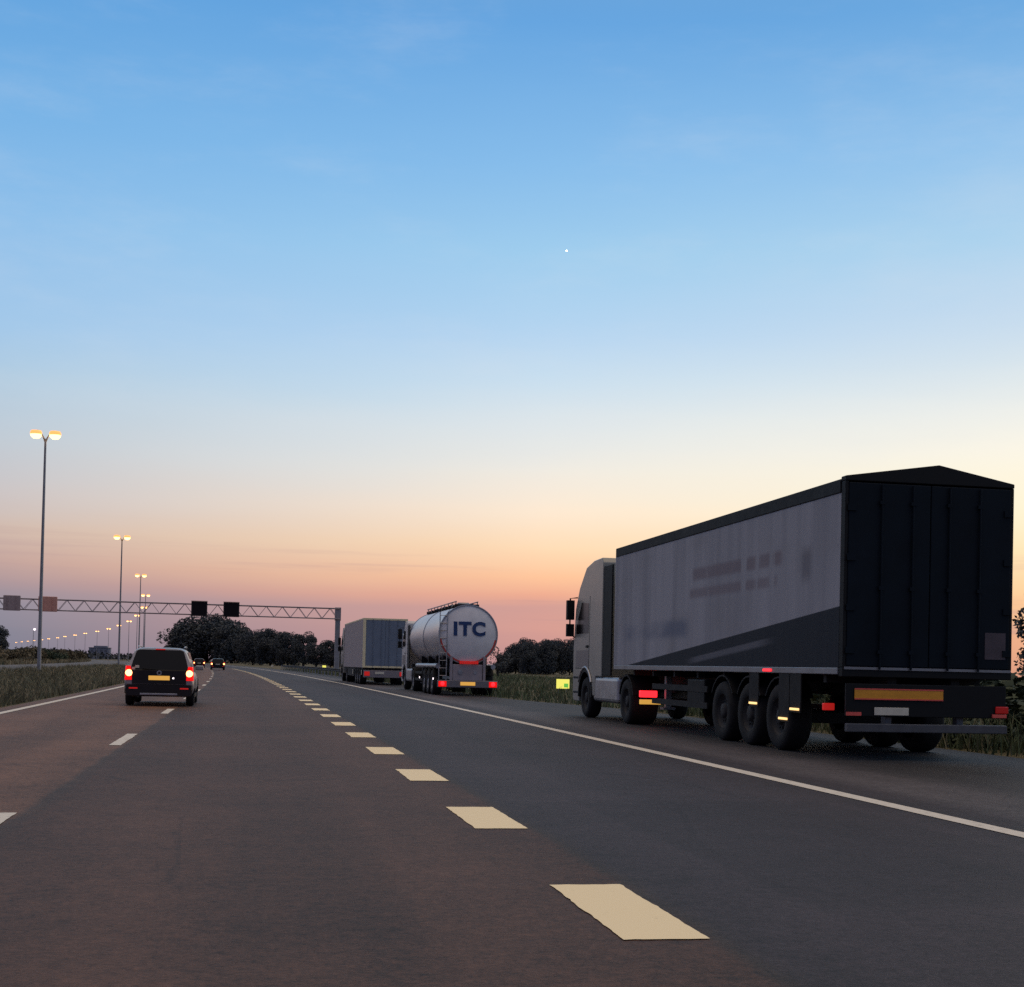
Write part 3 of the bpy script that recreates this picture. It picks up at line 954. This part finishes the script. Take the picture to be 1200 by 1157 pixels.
trailer_running_gear(T, (2.35, 3.66, 4.97), hw, .1, LT, M['rim_dark'])
# rear under-run protection, plates and lamps
part(T, 'rear_bumper', mat('grey_bumper', (.12, .12, .13, 1), .55, .3, var=.3), lambda w: (w.bx(-1.2, 1.24, -.02, .08, .40, .52), w.bx(-.6, -.5, .06, .2, .46, 1.0), w.bx(.5, .6, .06, .2, .46, 1.0)), .012)
part(T, 'lamp_bar', M['black'], lambda w: w.bx(-1.22, 1.22, -.005, .05, .62, 1.08), .01)
def board(w):
    w.bx(-1.10, .24, -.02, -.008, .86, 1.01, 0)
    for z in (.86, 1.0): w.bx(-1.10, .24, -.024, -.021, z - .004, z + .014, 1)
part(T, 'marker_board', [M['marker_o'], M['redtape']], board)
part(T, 'number_plate', M['plate_w'], lambda w: w.bx(-.80, -.28, -.02, -.008, .64, .75), .006)
for s in (-1, 1):
    tl = part(T, 'tail_light', M['red_dim'] if s < 0 else M['red_faint'], lambda w: (w.bx(s * 1.25, s * 1.05 if s > 0 else -1.42, .3 if s < 0 else -.03, .36 if s < 0 else -.006, .69, .79)), .012)
    part(tl, 'reflector', M['redtape'], lambda w: w.bx(s * 1.22, s * 1.0, -.03, -.009, .63, .68))
for yy, zz in ((1.65, .66), (2.1, .50), (3.4, .70)):  # amber bars imitate reflections on wheel edges; brackets added to carry them
    part(T, 'added_glint_bracket', M['chassis'], lambda w: w.bx(-hw - .004, -hw + .016, yy - .21, yy + .21, zz - .05, B0 - .10))
    part(T, 'side_marker_or_glint', M['amber_glint'], lambda w: w.bx(-hw - .025, -hw - .002, yy - .17, yy + .17, zz - .018, zz + .018), .008)
part(T, 'side_marker_or_glint', M['red_bulb'], lambda w: w.bx(-hw - .032, -hw - .012, 2.6, 2.95, B0 - .075, B0 - .035), .006)
part(T, 'toolbox', M['black'], lambda w: w.bx(-hw + .03, -hw + .5, 6.0, 7.0, .55, 1.05), .02)
# tractor
fa = cab(T, 13.55, 16.45, 1.27, M['cream'], 3.86)
da = fa - 3.75
tractor_chassis(T, da - 1.0, 16.4, 1.27, fa, da, M['rim_dark'])
part(T, 'fuel_tank', M['alu'], lambda w: w.bx(-1.26, -.66, da + .75, fa - .75, .42, 1.02), .09, 3)
part(T, 'fuel_tank', M['alu'], lambda w: w.bx(.66, 1.26, da + .75, fa - .75, .42, 1.02), .09, 3)
for s in (-1, 1):
    part(T, 'tractor_tail_light', M['red_bulb'], lambda w: w.bx(s * 1.26, s * .88, da - 1.12, da - 1.02, .62, .76), .015)
    part(T, 'reflective_plate', M['plate_y'] if s < 0 else M['plate_w'], lambda w: w.bx(s * 1.26, s * .80, da - 1.13, da - 1.05, .47, .57), .01)
part(T, 'fender_trim', M['alu'], lambda w: w.tube([(-1.29, fa + .74 * math.cos(t), .50 + .74 * math.sin(t)) for t in [PI * k / 12 for k in range(2, 11)]], .03, 8))

# ------------------------------------------------------------------ tanker
rzt = .001
TK = tag(empty('tanker', (8.40, 54, 0), rzt), 'silver cylindrical tanker with blue ITC letters on its rounded end, parked on the shoulder', 'tanker')
R_, ZC = 1.18, 2.46
LEN = 10.6


def dish(r):
    return -.20 * (1 - (r / R_) ** 2) if r < R_ else 0


prof = [(R_ * k / 8, dish(R_ * k / 8)) for k in range(9)]
part(TK, 'tank_end', M['tank_end'], lambda w: w.lathe(prof, (0, .12, ZC), 'y', 56))
part(TK, 'tank_barrel', M['tank'], lambda w: (w.lathe([(R_, .12), (R_, LEN)], (0, 0, ZC), 'y', 56), w.lathe([(R_, LEN), (R_ * .8, LEN + .14), (0, LEN + .25)], (0, 0, ZC), 'y', 40)))
for yy in (.12, 5.2, LEN - .1):
    part(TK, 'tank_band', M['alu'], lambda w: w.lathe([(R_ - .01, yy - .05), (R_ + .025, yy - .045), (R_ + .025, yy + .045), (R_ - .01, yy + .05)], (0, 0, ZC), 'y', 56, 0, False))
# letters wrapped on the dished end
fc = bpy.data.curves.new('tank_letters', 'FONT')
fc.body = 'ITC'; fc.size = .74; fc.align_x = 'CENTER'; fc.align_y = 'CENTER'; fc.extrude = .012; fc.offset = .03; fc.space_character = 1.12
fo = bpy.data.objects.new('tank_letters', fc); COL.objects.link(fo)
dg = bpy.context.evaluated_depsgraph_get()
lm = bpy.data.meshes.new_from_object(fo.evaluated_get(dg))
bpy.data.objects.remove(fo, do_unlink=True)
for v in lm.vertices:
    x, z, d = v.co.x, v.co.y + .20, v.co.z
    x *= 1.06
    v.co = (x + .02, .12 + dish(math.hypot(x, z)) - .016 - d, ZC + z)
lm.materials.clear(); lm.materials.append(M['tank_letter'])
lo = bpy.data.objects.new('lettering', lm); COL.objects.link(lo); lo.parent = TK
# red contour tape round the lower half of the end
def arc(w):
    a0, a1, n = math.radians(190), math.radians(350), 40
    for k in range(n):
        a, b = a0 + (a1 - a0) * k / n, a0 + (a1 - a0) * (k + 1) / n
        vs = []
        for r, t in ((R_ * .93, a), (R_ * .93, b), (R_ * .985, b), (R_ * .985, a)):
            vs.append((r * math.cos(t), .12 + dish(r) - .006, ZC + r * math.sin(t)))
        w.add(vs, [(0, 1, 2, 3)])
part(TK, 'contour_tape', M['redtape'], arc)
def band(w):
    for k in range(9): w.bx(-.34 + k * .085, -.34 + k * .085 + .072, -.02, -.004, 1.28, 1.40)
part(TK, 'warning_band', M['red_dim'], band)
part(TK, 'rear_cabinet', M['steelpaint'], lambda w: (w.bx(-.72, -.62, .02, .12, .55, 1.6), w.bx(.62, .72, .02, .12, .55, 1.6), w.bx(-.6, .6, .05, .5, .62, 1.26)), .015)
part(TK, 'valve', M['alu'], lambda w: (w.tube([(-.3, .03, .95), (-.3, .2, .95)], .10, 12), w.tube([(.3, .03, .95), (.3, .2, .95)], .07, 12)))
part(TK, 'rear_bumper', mat('tanker_bumper', (.24, .22, .23, 1), .5, .3, var=.2), lambda w: (w.bx(-1.22, 1.22, -.06, .08, .33, .62)), .025)
for s in (-1, 1):
    tl = part(TK, 'tail_light', M['red_lens'], lambda w: w.bx(s * 1.18, s * .86, -.09, -.055, .36, .58), .02)
    part(tl, 'bulb', M['red_bulb'], lambda w: w.lathe([(0, -.125), (.06, -.12), (.085, -.09)], (s * 1.02, 0, .48), 'y', 14))
part(TK, 'number_plate', M['plate_y'], lambda w: w.bx(-.30, .30, -.085, -.062, .42, .56), .008)
# walkway, rail and lids on top
part(TK, 'walkway', M['chassis'], lambda w: (w.bx(-.42, .42, .5, LEN - .6, ZC + R_ - .03, ZC + R_ + .04), [w.bx(-.5, .5, .6 + k * .9, .66 + k * .9, ZC + R_ - .06, ZC + R_ + .06) for k in range(11)]))
part(TK, 'handrail', M['steelpaint'], lambda w: [(w.tube([(s * .44, .6, ZC + R_ + .16), (s * .44, LEN - .8, ZC + R_ + .16)], .025, 6),
                                                 [w.tube([(s * .44, .7 + k * 1.1, ZC + R_), (s * .44, .7 + k * 1.1, ZC + R_ + .16)], .02, 6) for k in range(9)]) for s in (-1, 1)])
for k in range(4):
    part(TK, 'manhole_lid', M['steel'], lambda w: (w.lathe([(0, .17), (.22, .16), (.27, .10), (.27, .0)], (0, 1.6 + k * 2.3, ZC + R_), 'z', 20), w.bx(.2, .42, 1.55 + k * 2.3, 1.65 + k * 2.3, ZC + R_ + .03, ZC + R_ + .12)))
part(TK, 'rear_ladder', M['alu'], lambda w: ([w.tube([(x, -.02 + .10, .6), (x, .02, 2.0), (x, .04, 3.3), (x + .25, .3, 3.66)], .02, 6) for x in (-1.16, -.86)], [w.tube([(-1.16, .04, .8 + k * .3), (-.86, .04, .8 + k * .3)], .014, 6) for k in range(9)]))
part(TK, 'hose_tube', M['alu'], lambda w: (w.tube([(-1.13, .6, 1.18), (-1.13, 7.5, 1.18)], .10, 12), w.tube([(1.13, .6, 1.18), (1.13, 7.5, 1.18)], .10, 12)))
trailer_running_gear(TK, (1.6, 2.91, 4.22), 1.24, .1, LEN, M['steel'])
for yy in (.9, 3.0, 5.5, 8.0):
    part(TK, 'saddle', M['chassis'], lambda w: w.bx(-.9, .9, yy - .06, yy + .06, 1.2, 1.6))
for yy in (1.0, 5.6):
    part(TK, 'side_marker_or_glint', M['whiteled'], lambda w: w.bx(-1.27, -1.25, yy - .05, yy + .05, .62, .70), .005)
fa2 = cab(TK, 11.2, 13.4, 1.22, M['white_paint'], 3.30)
da2 = fa2 - 3.6
tractor_chassis(TK, da2 - .9, 13.3, 1.22, fa2, da2)
part(TK, 'fuel_tank', M['alu'], lambda w: (w.bx(-1.22, -.66, da2 + .75, fa2 - .75, .42, 1.02)), .09, 3)

# ------------------------------------------------------------------ box lorry ahead of the tanker
rzb = math.atan(2 * K * 80) - .004
BX = tag(empty('box_lorry', (7.33, 78, 0), rzb), 'box lorry with cream-edged blue-grey rear doors, parked beyond the tanker', 'lorry')
hb, b0, b1, LB = 1.27, .98, 3.80, 13.4
part(BX, 'side_panel', M['boxgrey'], lambda w: (w.bx(-hb, -hb + .05, .1, LB, b0, b1 - .08), w.bx(hb - .05, hb, .1, LB, b0, b1 - .08)))
part(BX, 'roof', M['boxgrey'], lambda w: w.bx(-hb + .05, hb - .05, .1, LB, b1 - .08, b1 - .01))
part(BX, 'top_rail', M['boxframe'], lambda w: (w.bx(-hb - .01, -hb + .05, .1, LB, b1 - .078, b1 + .01), w.bx(hb - .05, hb + .01, .1, LB, b1 - .078, b1 + .01)), .01)
part(BX, 'rear_frame', M['boxframe'], lambda w: (w.bx(-hb - .005, -hb + .15, -.02, .1, b0, b1 + .01), w.bx(hb - .15, hb + .005, -.02, .1, b0, b1 + .01), w.bx(-hb + .15, hb - .15, -.02, .1, b1 - .10, b1 + .01), w.bx(-hb + .15, hb - .15, -.02, .1, b0, b0 + .10)), .008)
rd = part(BX, 'rear_door', M['boxdoor'], lambda w: (w.bx(-hb + .155, -.006, -.005, .05, b0 + .105, b1 - .105), w.bx(.006, hb - .155, -.005, .05, b0 + .105, b1 - .105)), .008)
for x in (-.7, -.22, .22, .7):
    part(rd, 'locking_bar', M['boxdoor'], lambda w: w.tube([(x, -.03, b0 + .05), (x, -.03, b1 - .06)], .016, 6))
part(BX, 'front_wall', M['boxgrey'], lambda w: w.bx(-hb, hb, LB, LB + .05, b0, b1))
part(BX, 'floor', M['chassis'], lambda w: w.bx(-hb + .05, hb - .05, .1, LB, b0 - .12, b0 - .002))
part(BX, 'side_skirt', M['chassis'], lambda w: (w.bx(-hb + .02, -hb + .05, 5.6, 10.4, .45, b0 - .12), w.bx(hb - .05, hb - .02, 5.6, 10.4, .45, b0 - .12)))
part(BX, 'rear_bumper', mat('box_lorry_bumper', (.30, .26, .27, 1), .55, .2, var=.2), lambda w: w.bx(-1.22, 1.22, -.02, .08, .42, .84), .02)
for s in (-1, 1):
    part(BX, 'tail_light', M['red_dim'], lambda w: w.bx(s * 1.16, s * .86, -.05, -.022, .52, .76), .012)
part(BX, 'number_plate', M['plate_w'], lambda w: w.bx(-.55, -.03, -.045, -.024, .62, .75), .006)
trailer_running_gear(BX, (2.0, 3.31, 4.62), 1.25, .1, LB - .2, M['steel'], .48)
for yy in (.45, 6.2):
    part(BX, 'side_reflector', M['plate_w'], lambda w: w.bx(-hb - .02, -hb - .004, yy - .14, yy + .14, .56, .84), .008)
fa3 = cab(BX, 14.3, 16.6, 1.24, M['cream'], 3.6)
tractor_chassis(BX, fa3 - 4.4, 16.5, 1.23, fa3, fa3 - 3.6)


# ------------------------------------------------------------------ cars
def car(name, loc, rz, label, paint, L_=4.35, W_=1.74, Ht=1.50, lower=None, detail=True, rimm=None):
    c = tag(empty(name, loc, rz), label, 'car')
    h = W_ / 2
    belt = Ht * .61
    def sec(y, k, zt, zb=.24):
        pts = [(h * .80 * k, zb), (h * .95 * k, zb + .10), (h * k, .48), (h * .995 * k, .66), (h * .95 * k, zt - .07), (h * .88 * k, zt)]
        return [(x, y, z) for x, z in pts] + [(-x, y, z) for x, z in pts[::-1]]
    w = MB()
    w.loft([sec(0, .93, belt - .03, .30), sec(.04, .965, belt, .27), sec(.30, 1., belt + .01), sec(1.2, 1., belt + .01), sec(2.6, 1., belt - .01), sec(3.3, .99, belt - .05), sec(4.0, .95, belt - .18), sec(L_ - .1, .88, belt - .28), sec(L_, .80, belt - .34, .32)])
    body = w.build('body', paint, c)
    def gs(y, kb, kt, zt, zb=None):
        zb = belt - .03 if zb is None else zb
        pts = [(h * .92 * kb, zb), (h * .85 * (kb * .5 + kt * .5), zb + (zt - zb) * .45), (h * .745 * kt, zt - .11), (h * .70 * kt, zt - .055), (h * .60 * kt, zt - .018), (h * .44 * kt, zt - .003), (h * .2 * kt, zt + .002)]
        return [(x, y, z) for x, z in pts] + [(-x, y, z) for x, z in pts[::-1]]
    def ring(ysk, kt, zt, y0):
        # sloped ring: top leans forward
        zb = belt - .03
        r = gs(0, 1, kt, zt)
        return [(x, y0 + (z - zb) / (zt - zb) * ysk, z) for x, _, z in r]
    w = MB()
    w.loft([ring(.26, .98, Ht - .03, .06), ring(.10, 1.0, Ht - .005, .40), ring(0, 1.0, Ht, 1.2), ring(-.25, 1., Ht - .015, 2.45), ring(-1.0, .93, Ht - .08, 3.30)])
    w.build('cabin', paint, c)
    zb = belt - .03
    # rear window lies on the sloping tailgate
    def rw(w):
        k = lambda z: .06 + (z - zb) / (Ht - .03 - zb) * .26 - .008
        lo, hi = zb + .02, Ht - .10
        w.add([(-h * .83, k(lo), lo), (h * .83, k(lo), lo), (h * .76, k((lo + hi) / 2), (lo + hi) / 2), (h * .67, k(hi), hi), (h * .58, k(hi + .035), hi + .035), (-h * .58, k(hi + .035), hi + .035), (-h * .67, k(hi), hi), (-h * .76, k((lo + hi) / 2), (lo + hi) / 2)], [tuple(range(8))])
    part(c, 'rear_window', M['glass'], rw)
    for s in (-1, 1):
        for (ya, yb, ta, tb) in ((.55, 1.45, .70, 1.45), (1.53, 2.45, 1.53, 2.30)):
            zz0, zz1 = zb + .06, Ht - .11
            part(c, 'side_window', M['glass'], lambda w: w.add([(s * (h * .893 + .010), ya, zz0), (s * (h * .893 + .010), yb, zz0), (s * (h * .765 + .006), tb, zz1), (s * (h * .765 + .006), ta, zz1)], [(0, 1, 2, 3)]))
        part(c, 'mirror', paint, lambda w: w.bx(s * (h * .93), s * (h + .16), 2.75, 2.88, belt, belt + .13), .03)
        part(c, 'sill', M['black'], lambda w: w.bx(s * (h * .9), s * (h * .985), .95, 3.0, .20, .31), .02)
    part(c, 'windscreen', M['glass'], lambda w: w.add([(-h * .80, 3.27, belt + .03), (h * .80, 3.27, belt + .03), (h * .68, 2.52, Ht - .12), (-h * .68, 2.52, Ht - .12)], [(0, 1, 2, 3)]))
    low = lower or M['black']
    part(c, 'rear_bumper', low, lambda w: w.loft([[(x * .98, -.01, z) for x, z in ((-h * .95, .26), (h * .95, .26), (h * .98, .42), (h * .97, .56), (-h * .97, .56), (-h * .98, .42))],
                                                  [(x, -.06, z) for x, z in ((-h * .90, .27), (h * .90, .27), (h * .93, .42), (h * .92, .54), (-h * .92, .54), (-h * .93, .42))]], smooth=False), .02)
    part(c, 'tailgate', low, lambda w: w.loft([[(x, .056, z) for x, z in ((-h * .78, .56), (h * .78, .56), (h * .80, belt + .012), (-h * .80, belt + .012))],
                                               [(x, -.022, z) for x, z in ((-h * .76, .57), (h * .76, .57), (h * .78, belt - .01), (-h * .78, belt - .01))]], smooth=False), .01)
    for s in (-1, 1):
        tl = part(c, 'tail_light', M['red_lens'], lambda w: w.loft([[(s * x, -.015, z) for x, z in ((h * .74, .66), (h * .965, .66), (h * .93, belt + .10), (h * .82, belt + .10))], [(s * x, .10, z) for x, z in ((h * .74, .66), (h * .985, .66), (h * .96, belt + .10), (h * .82, belt + .10))]], smooth=False), .02)
        if detail:
            part(tl, 'bulb', M['red_hot'], lambda w: w.lathe([(0, -.07), (.06, -.06), (.088, -.01)], (s * h * .855, 0, .84), 'y', 14))
        else:
            part(tl, 'bulb', M['red_hot'], lambda w: w.lathe([(0, -.07), (.07, -.06), (.10, -.01)], (s * h * .84, 0, .76), 'y', 14))
        part(c, 'headlight', M['plate_w'], lambda w: w.bx(s * h * .5, s * h * .78, L_ - .16, L_ - .03, .56, .66), .02)
        part(c, 'reflector', M['red_dim'], lambda w: w.bx(s * h * .60, s * h * .84, -.07, -.062, .44, .475))
        for yy in (.78, 3.42):
            wheel(c, s * (h * .985), yy, .315, .205, s, rimm or M['alu'])
            part(c, 'wheel_arch', M['black'], lambda w: w.prism([(yy + q * math.cos(t), .315 + q * math.sin(t)) for q, ts in ((.375, range(13)), (.318, range(12, -1, -1))) for t in [PI * k / 12 for k in ts]], 'x', s * (h * .8), s * (h * 1.003)))
    part(c, 'number_plate', M['plate_y'] if detail else M['plate_w'], lambda w: w.bx(-.26, .26, -.036, -.024, .665, .775), .006)
    if detail:
        part(c, 'emblem', M['alu'], lambda w: w.lathe([(.035, -.03), (.05, -.034), (.062, -.03)], (0, 0, .845), 'y', 16))
        part(c, 'wiper', M['black'], lambda w: w.tube([(.0, .05, belt + .01), (-.42, .06, belt + .04)], .011, 6))
        part(c, 'pale_mark', M['plate_w'], lambda w: (w.bx(-.60, -.50, .060, .064, belt + .05, belt + .12), w.bx(-.68, -.60, .058, .062, belt + .01, belt + .07)))  # small pale marks low on the rear window
        part(c, 'bumper_trim', M['alu'], lambda w: w.bx(-.46, .46, -.075, -.058, .285, .335), .01)
        part(c, 'plate_lamp', M['whiteled'], lambda w: w.bx(.33, .37, -.034, -.023, .70, .735), .004)
        [part(c, 'roof_rail', M['alu'], lambda w: w.tube([(s * h * .66, .7, Ht + .0), (s * h * .68, 1.1, Ht + .03), (s * h * .68, 2.0, Ht + .03), (s * h * .66, 2.4, Ht - .01)], .016, 6)) for s in (-1, 1)]
        part(c, 'brake_lamp', M['red_dim'], lambda w: w.bx(-.12, .12, .27, .30, Ht - .065, Ht - .04), .004)
    part(c, 'exhaust', M['chassis'], lambda w: w.tube([(-.5, -.05, .25), (-.5, .5, .25)], .03, 8))
    return c


car('car', (-2.36, 35.7, 0), .012, 'silver people carrier with dark tailgate and bright tail lights, nearest car in the left lane', M['silver'], lower=M['darkcar'])
car('car', (-4.40, 172, 0), math.atan(2 * K * 172), 'small distant dark car in the middle lane, right of the farther red car', M['darkcar'], 4.3, 1.74, 1.42, detail=False)
car('car', (-8.20, 212, 0), math.atan(2 * K * 212), 'distant dark red car just beside the silver car roof, farthest of all', M['redcar'], 4.3, 1.74, 1.42, detail=False)

# ------------------------------------------------------------------ evening planet
w = MB(); w.lathe([(1.5 * math.cos(t), 1.5 * math.sin(t)) for t in [-PI / 2 + PI * k / 8 for k in range(9)]], (0, 0, 0), 'z', 12)
o = w.build('planet', M['star']); o.location = (670.3, 3000, 945.2)
tag(o, 'tiny bright white evening planet alone in the blue sky', 'planet')

# ------------------------------------------------------------------ sky
W = bpy.data.worlds.new('World'); SC.world = W
W.use_nodes = True
nt = W.node_tree; N, L = nt.nodes, nt.links
bg = N['Background']
tc = N.new('ShaderNodeTexCoord'); sx = N.new('ShaderNodeSeparateXYZ')
nrm = N.new('ShaderNodeVectorMath'); nrm.operation = 'NORMALIZE'
L.new(tc.outputs['Generated'], nrm.inputs[0]); L.new(nrm.outputs[0], sx.inputs[0])


def mth(op, a, b=None, c=None, clamp=False):
    n = N.new('ShaderNodeMath'); n.operation = op; n.use_clamp = clamp
    for i, v in enumerate((a, b, c)):
        if v is None: continue
        if isinstance(v, (int, float)): n.inputs[i].default_value = v
        else: L.new(v, n.inputs[i])
    return n.outputs[0]


SUN_AZ = math.radians(42)
el = mth('DEGREES', mth('ARCSINE', sx.outputs['Z'])) if False else mth('MULTIPLY', mth('ARCSINE', sx.outputs['Z']), 180 / PI)
az = mth('ARCTAN2', sx.outputs['X'], sx.outputs['Y'])
dif = mth('ABSOLUTE', mth('WRAP', mth('SUBTRACT', az, SUN_AZ), PI, -PI))
# uneven air: a slow noise shifts the bands slightly
nz = N.new('ShaderNodeTexNoise'); nz.inputs['Scale'].default_value = 3.; nz.inputs['Detail'].default_value = 5
mpn = N.new('ShaderNodeMapping'); mpn.inputs['Scale'].default_value = (1, 1, 9)
L.new(nrm.outputs[0], mpn.inputs['Vector']); L.new(mpn.outputs[0], nz.inputs['Vector'])
elw = mth('MULTIPLY_ADD', mth('SUBTRACT', nz.outputs['Fac'], .5), .9, el)
# square-root scale gives the low bands room
t = mth('SQRT', mth('DIVIDE', mth('MAXIMUM', elw, 0.0), 90.0), clamp=True)


def ramp(stops):
    r = N.new('ShaderNodeValToRGB')
    e = r.color_ramp.elements
    while len(e) < len(stops): e.new(.5)
    for q, (deg, c) in zip(e, stops):
        q.position = math.sqrt(deg / 90); q.color = tuple(v * (1.6 if deg == 90 else 1.25 if deg in (50, 58) else 1) for v in lin(*c)[:3]) + (1,)  # stops high overhead are brightened and warmed as added, unseen fill light
    L.new(t, r.inputs['Fac'])
    return r.outputs[0]


R_LEFT = ramp([(0, (116, 122, 142)), (.9, (124, 131, 149)), (2, (139, 140, 156)), (2.9, (164, 148, 156)), (3.8, (190, 162, 158)), (5, (204, 182, 172)), (6.6, (198, 193, 196)), (8.4, (188, 200, 212)), (10.8, (173, 201, 223)), (13, (160, 198, 232)), (17, (139, 189, 233)), (20.5, (119, 178, 229)), (25.5, (97, 162, 221)), (36, (122, 152, 184)), (50, (214, 196, 180)), (90, (250, 220, 184))])
R_MID = ramp([(0, (178, 134, 140)), (1.7, (214, 158, 148)), (2.5, (210, 158, 150)), (3.0, (238, 172, 146)), (3.7, (254, 197, 156)), (4.9, (255, 220, 182)), (6.5, (253, 233, 210)), (8.2, (240, 235, 225)), (10, (224, 231, 233)), (11.7, (202, 223, 238)), (13.6, (182, 213, 240)), (17, (158, 204, 237)), (20.5, (134, 188, 234)), (25.5, (101, 164, 223)), (36, (122, 152, 184)), (50, (214, 196, 180)), (90, (250, 220, 184))])
R_SUN = ramp([(0, (212, 148, 120)), (1.5, (238, 178, 134)), (3, (252, 208, 154)), (5, (255, 233, 186)), (7, (255, 247, 214)), (9, (255, 249, 230)), (10.5, (242, 242, 234)), (12.4, (219, 230, 235)), (14.5, (198, 219, 237)), (17, (176, 212, 237)), (20.5, (147, 195, 235)), (25.5, (107, 168, 222)), (36, (122, 152, 184)), (50, (214, 196, 180)), (90, (250, 220, 184))])
R_EAST = ramp([(0, (70, 74, 96)), (2, (84, 84, 108)), (5.5, (108, 98, 120)), (11.5, (100, 106, 138)), (25.5, (80, 106, 152)), (40, (92, 112, 148)), (58, (196, 182, 172)), (90, (250, 220, 184))])


def mix(f, a, b):
    m = N.new('ShaderNodeMix'); m.data_type = 'RGBA'
    L.new(f, m.inputs['Factor']); L.new(a, m.inputs[6]); L.new(b, m.inputs[7])
    return m.outputs[2]


def mrange(v, a, b, smooth=True):
    m = N.new('ShaderNodeMapRange'); m.interpolation_type = 'SMOOTHSTEP' if smooth else 'LINEAR'
    m.inputs['From Min'].default_value = a; m.inputs['From Max'].default_value = b
    L.new(v, m.inputs['Value'])
    return m.outputs[0]


d2r = math.radians
c1 = mix(mrange(dif, d2r(4), d2r(30), False), R_SUN, R_MID)
c2 = mix(mrange(dif, d2r(30), d2r(54), False), c1, R_LEFT)
c3 = mix(mrange(dif, d2r(62), d2r(125)), c2, R_EAST)
# physically based dusk sky is mixed in only as a trace over the ramps
# thin mauve cloud streaks hang low over the horizon
mp2 = N.new('ShaderNodeMapping'); mp2.inputs['Scale'].default_value = (1.6, 1.6, 55)
nz2 = N.new('ShaderNodeTexNoise'); nz2.inputs['Scale'].default_value = 1.5; nz2.inputs['Detail'].default_value = 6; nz2.inputs['Roughness'].default_value = .6
L.new(nrm.outputs[0], mp2.inputs['Vector']); L.new(mp2.outputs[0], nz2.inputs['Vector'])
cl_ = mth('MULTIPLY', mth('MULTIPLY', mrange(el, .8, 2.2), mrange(mth('MULTIPLY', el, -1), -6.5, -2.6)), mrange(nz2.outputs['Fac'], .50, .68))
hz = N.new('ShaderNodeMix'); hz.data_type = 'RGBA'; hz.inputs[7].default_value = lin(168, 136, 148)
L.new(mth('MULTIPLY', cl_, .42), hz.inputs['Factor']); L.new(c3, hz.inputs[6])
# and barely seen high veils
mp3 = N.new('ShaderNodeMapping'); mp3.inputs['Scale'].default_value = (2, 2, 7); mp3.inputs['Rotation'].default_value = (0, .12, 0)
nz3 = N.new('ShaderNodeTexNoise'); nz3.inputs['Scale'].default_value = 2.2; nz3.inputs['Detail'].default_value = 7; nz3.inputs['Roughness'].default_value = .62
L.new(nrm.outputs[0], mp3.inputs['Vector']); L.new(mp3.outputs[0], nz3.inputs['Vector'])
vl = N.new('ShaderNodeMix'); vl.data_type = 'RGBA'; vl.inputs[7].default_value = lin(214, 222, 232)
L.new(mth('MULTIPLY', mth('MULTIPLY', mrange(nz3.outputs['Fac'], .46, .74), mrange(el, 5, 11)), .16), vl.inputs['Factor']); L.new(hz.outputs[2], vl.inputs[6])
c3 = vl.outputs[2]
sky = N.new('ShaderNodeTexSky'); sky.sky_type = 'NISHITA'; sky.sun_disc = False
sky.sun_elevation = d2r(.5); sky.sun_rotation = SUN_AZ; sky.air_density = 1; sky.dust_density = 1.2
add = N.new('ShaderNodeMix'); add.data_type = 'RGBA'; add.blend_type = 'ADD'; add.inputs['Factor'].default_value = .006
L.new(c3, add.inputs[6]); L.new(sky.outputs[0], add.inputs[7])
L.new(add.outputs[2], bg.inputs['Color'])
bg.inputs['Strength'].default_value = 1.0

sl = bpy.data.lights.new('sun', 'SUN'); sl.energy = .12; sl.angle = d2r(12); sl.color = (1, .72, .5)
so = bpy.data.objects.new('sun', sl); COL.objects.link(so)
dirv = Vector((math.sin(SUN_AZ) * math.cos(d2r(3)), math.cos(SUN_AZ) * math.cos(d2r(3)), math.sin(d2r(3))))
so.rotation_euler = dirv.to_track_quat('Z', 'Y').to_euler()

# ------------------------------------------------------------------ camera: in the middle lane, 1.2 m up
cd = bpy.data.cameras.new('camera'); co = bpy.data.objects.new('camera', cd); COL.objects.link(co)
YAW, PITCH, ROLL = d2r(10.668), d2r(1), d2r(1.3)
f = Vector((math.sin(YAW) * math.cos(PITCH), math.cos(YAW) * math.cos(PITCH), math.sin(PITCH)))
r = Vector((math.cos(YAW), -math.sin(YAW), 0)); u = r.cross(f)
r2 = r * math.cos(ROLL) + u * math.sin(ROLL); u2 = -r * math.sin(ROLL) + u * math.cos(ROLL)
co.matrix_world = Matrix(((r2.x, u2.x, -f.x, 0), (r2.y, u2.y, -f.y, 0), (r2.z, u2.z, -f.z, 1.2), (0, 0, 0, 1)))
cd.sensor_fit = 'HORIZONTAL'; cd.sensor_width = 36; cd.lens = 48
cd.shift_y = (753.918 - 578.5) / 1200
cd.clip_start = .1; cd.clip_end = 20000
SC.camera = co
SC.cycles.use_denoising = False
SC.view_settings.view_transform = 'Standard'; SC.view_settings.look = 'None'
SC.view_settings.exposure = 0; SC.view_settings.gamma = 1; SC.view_settings.use_curve_mapping = False
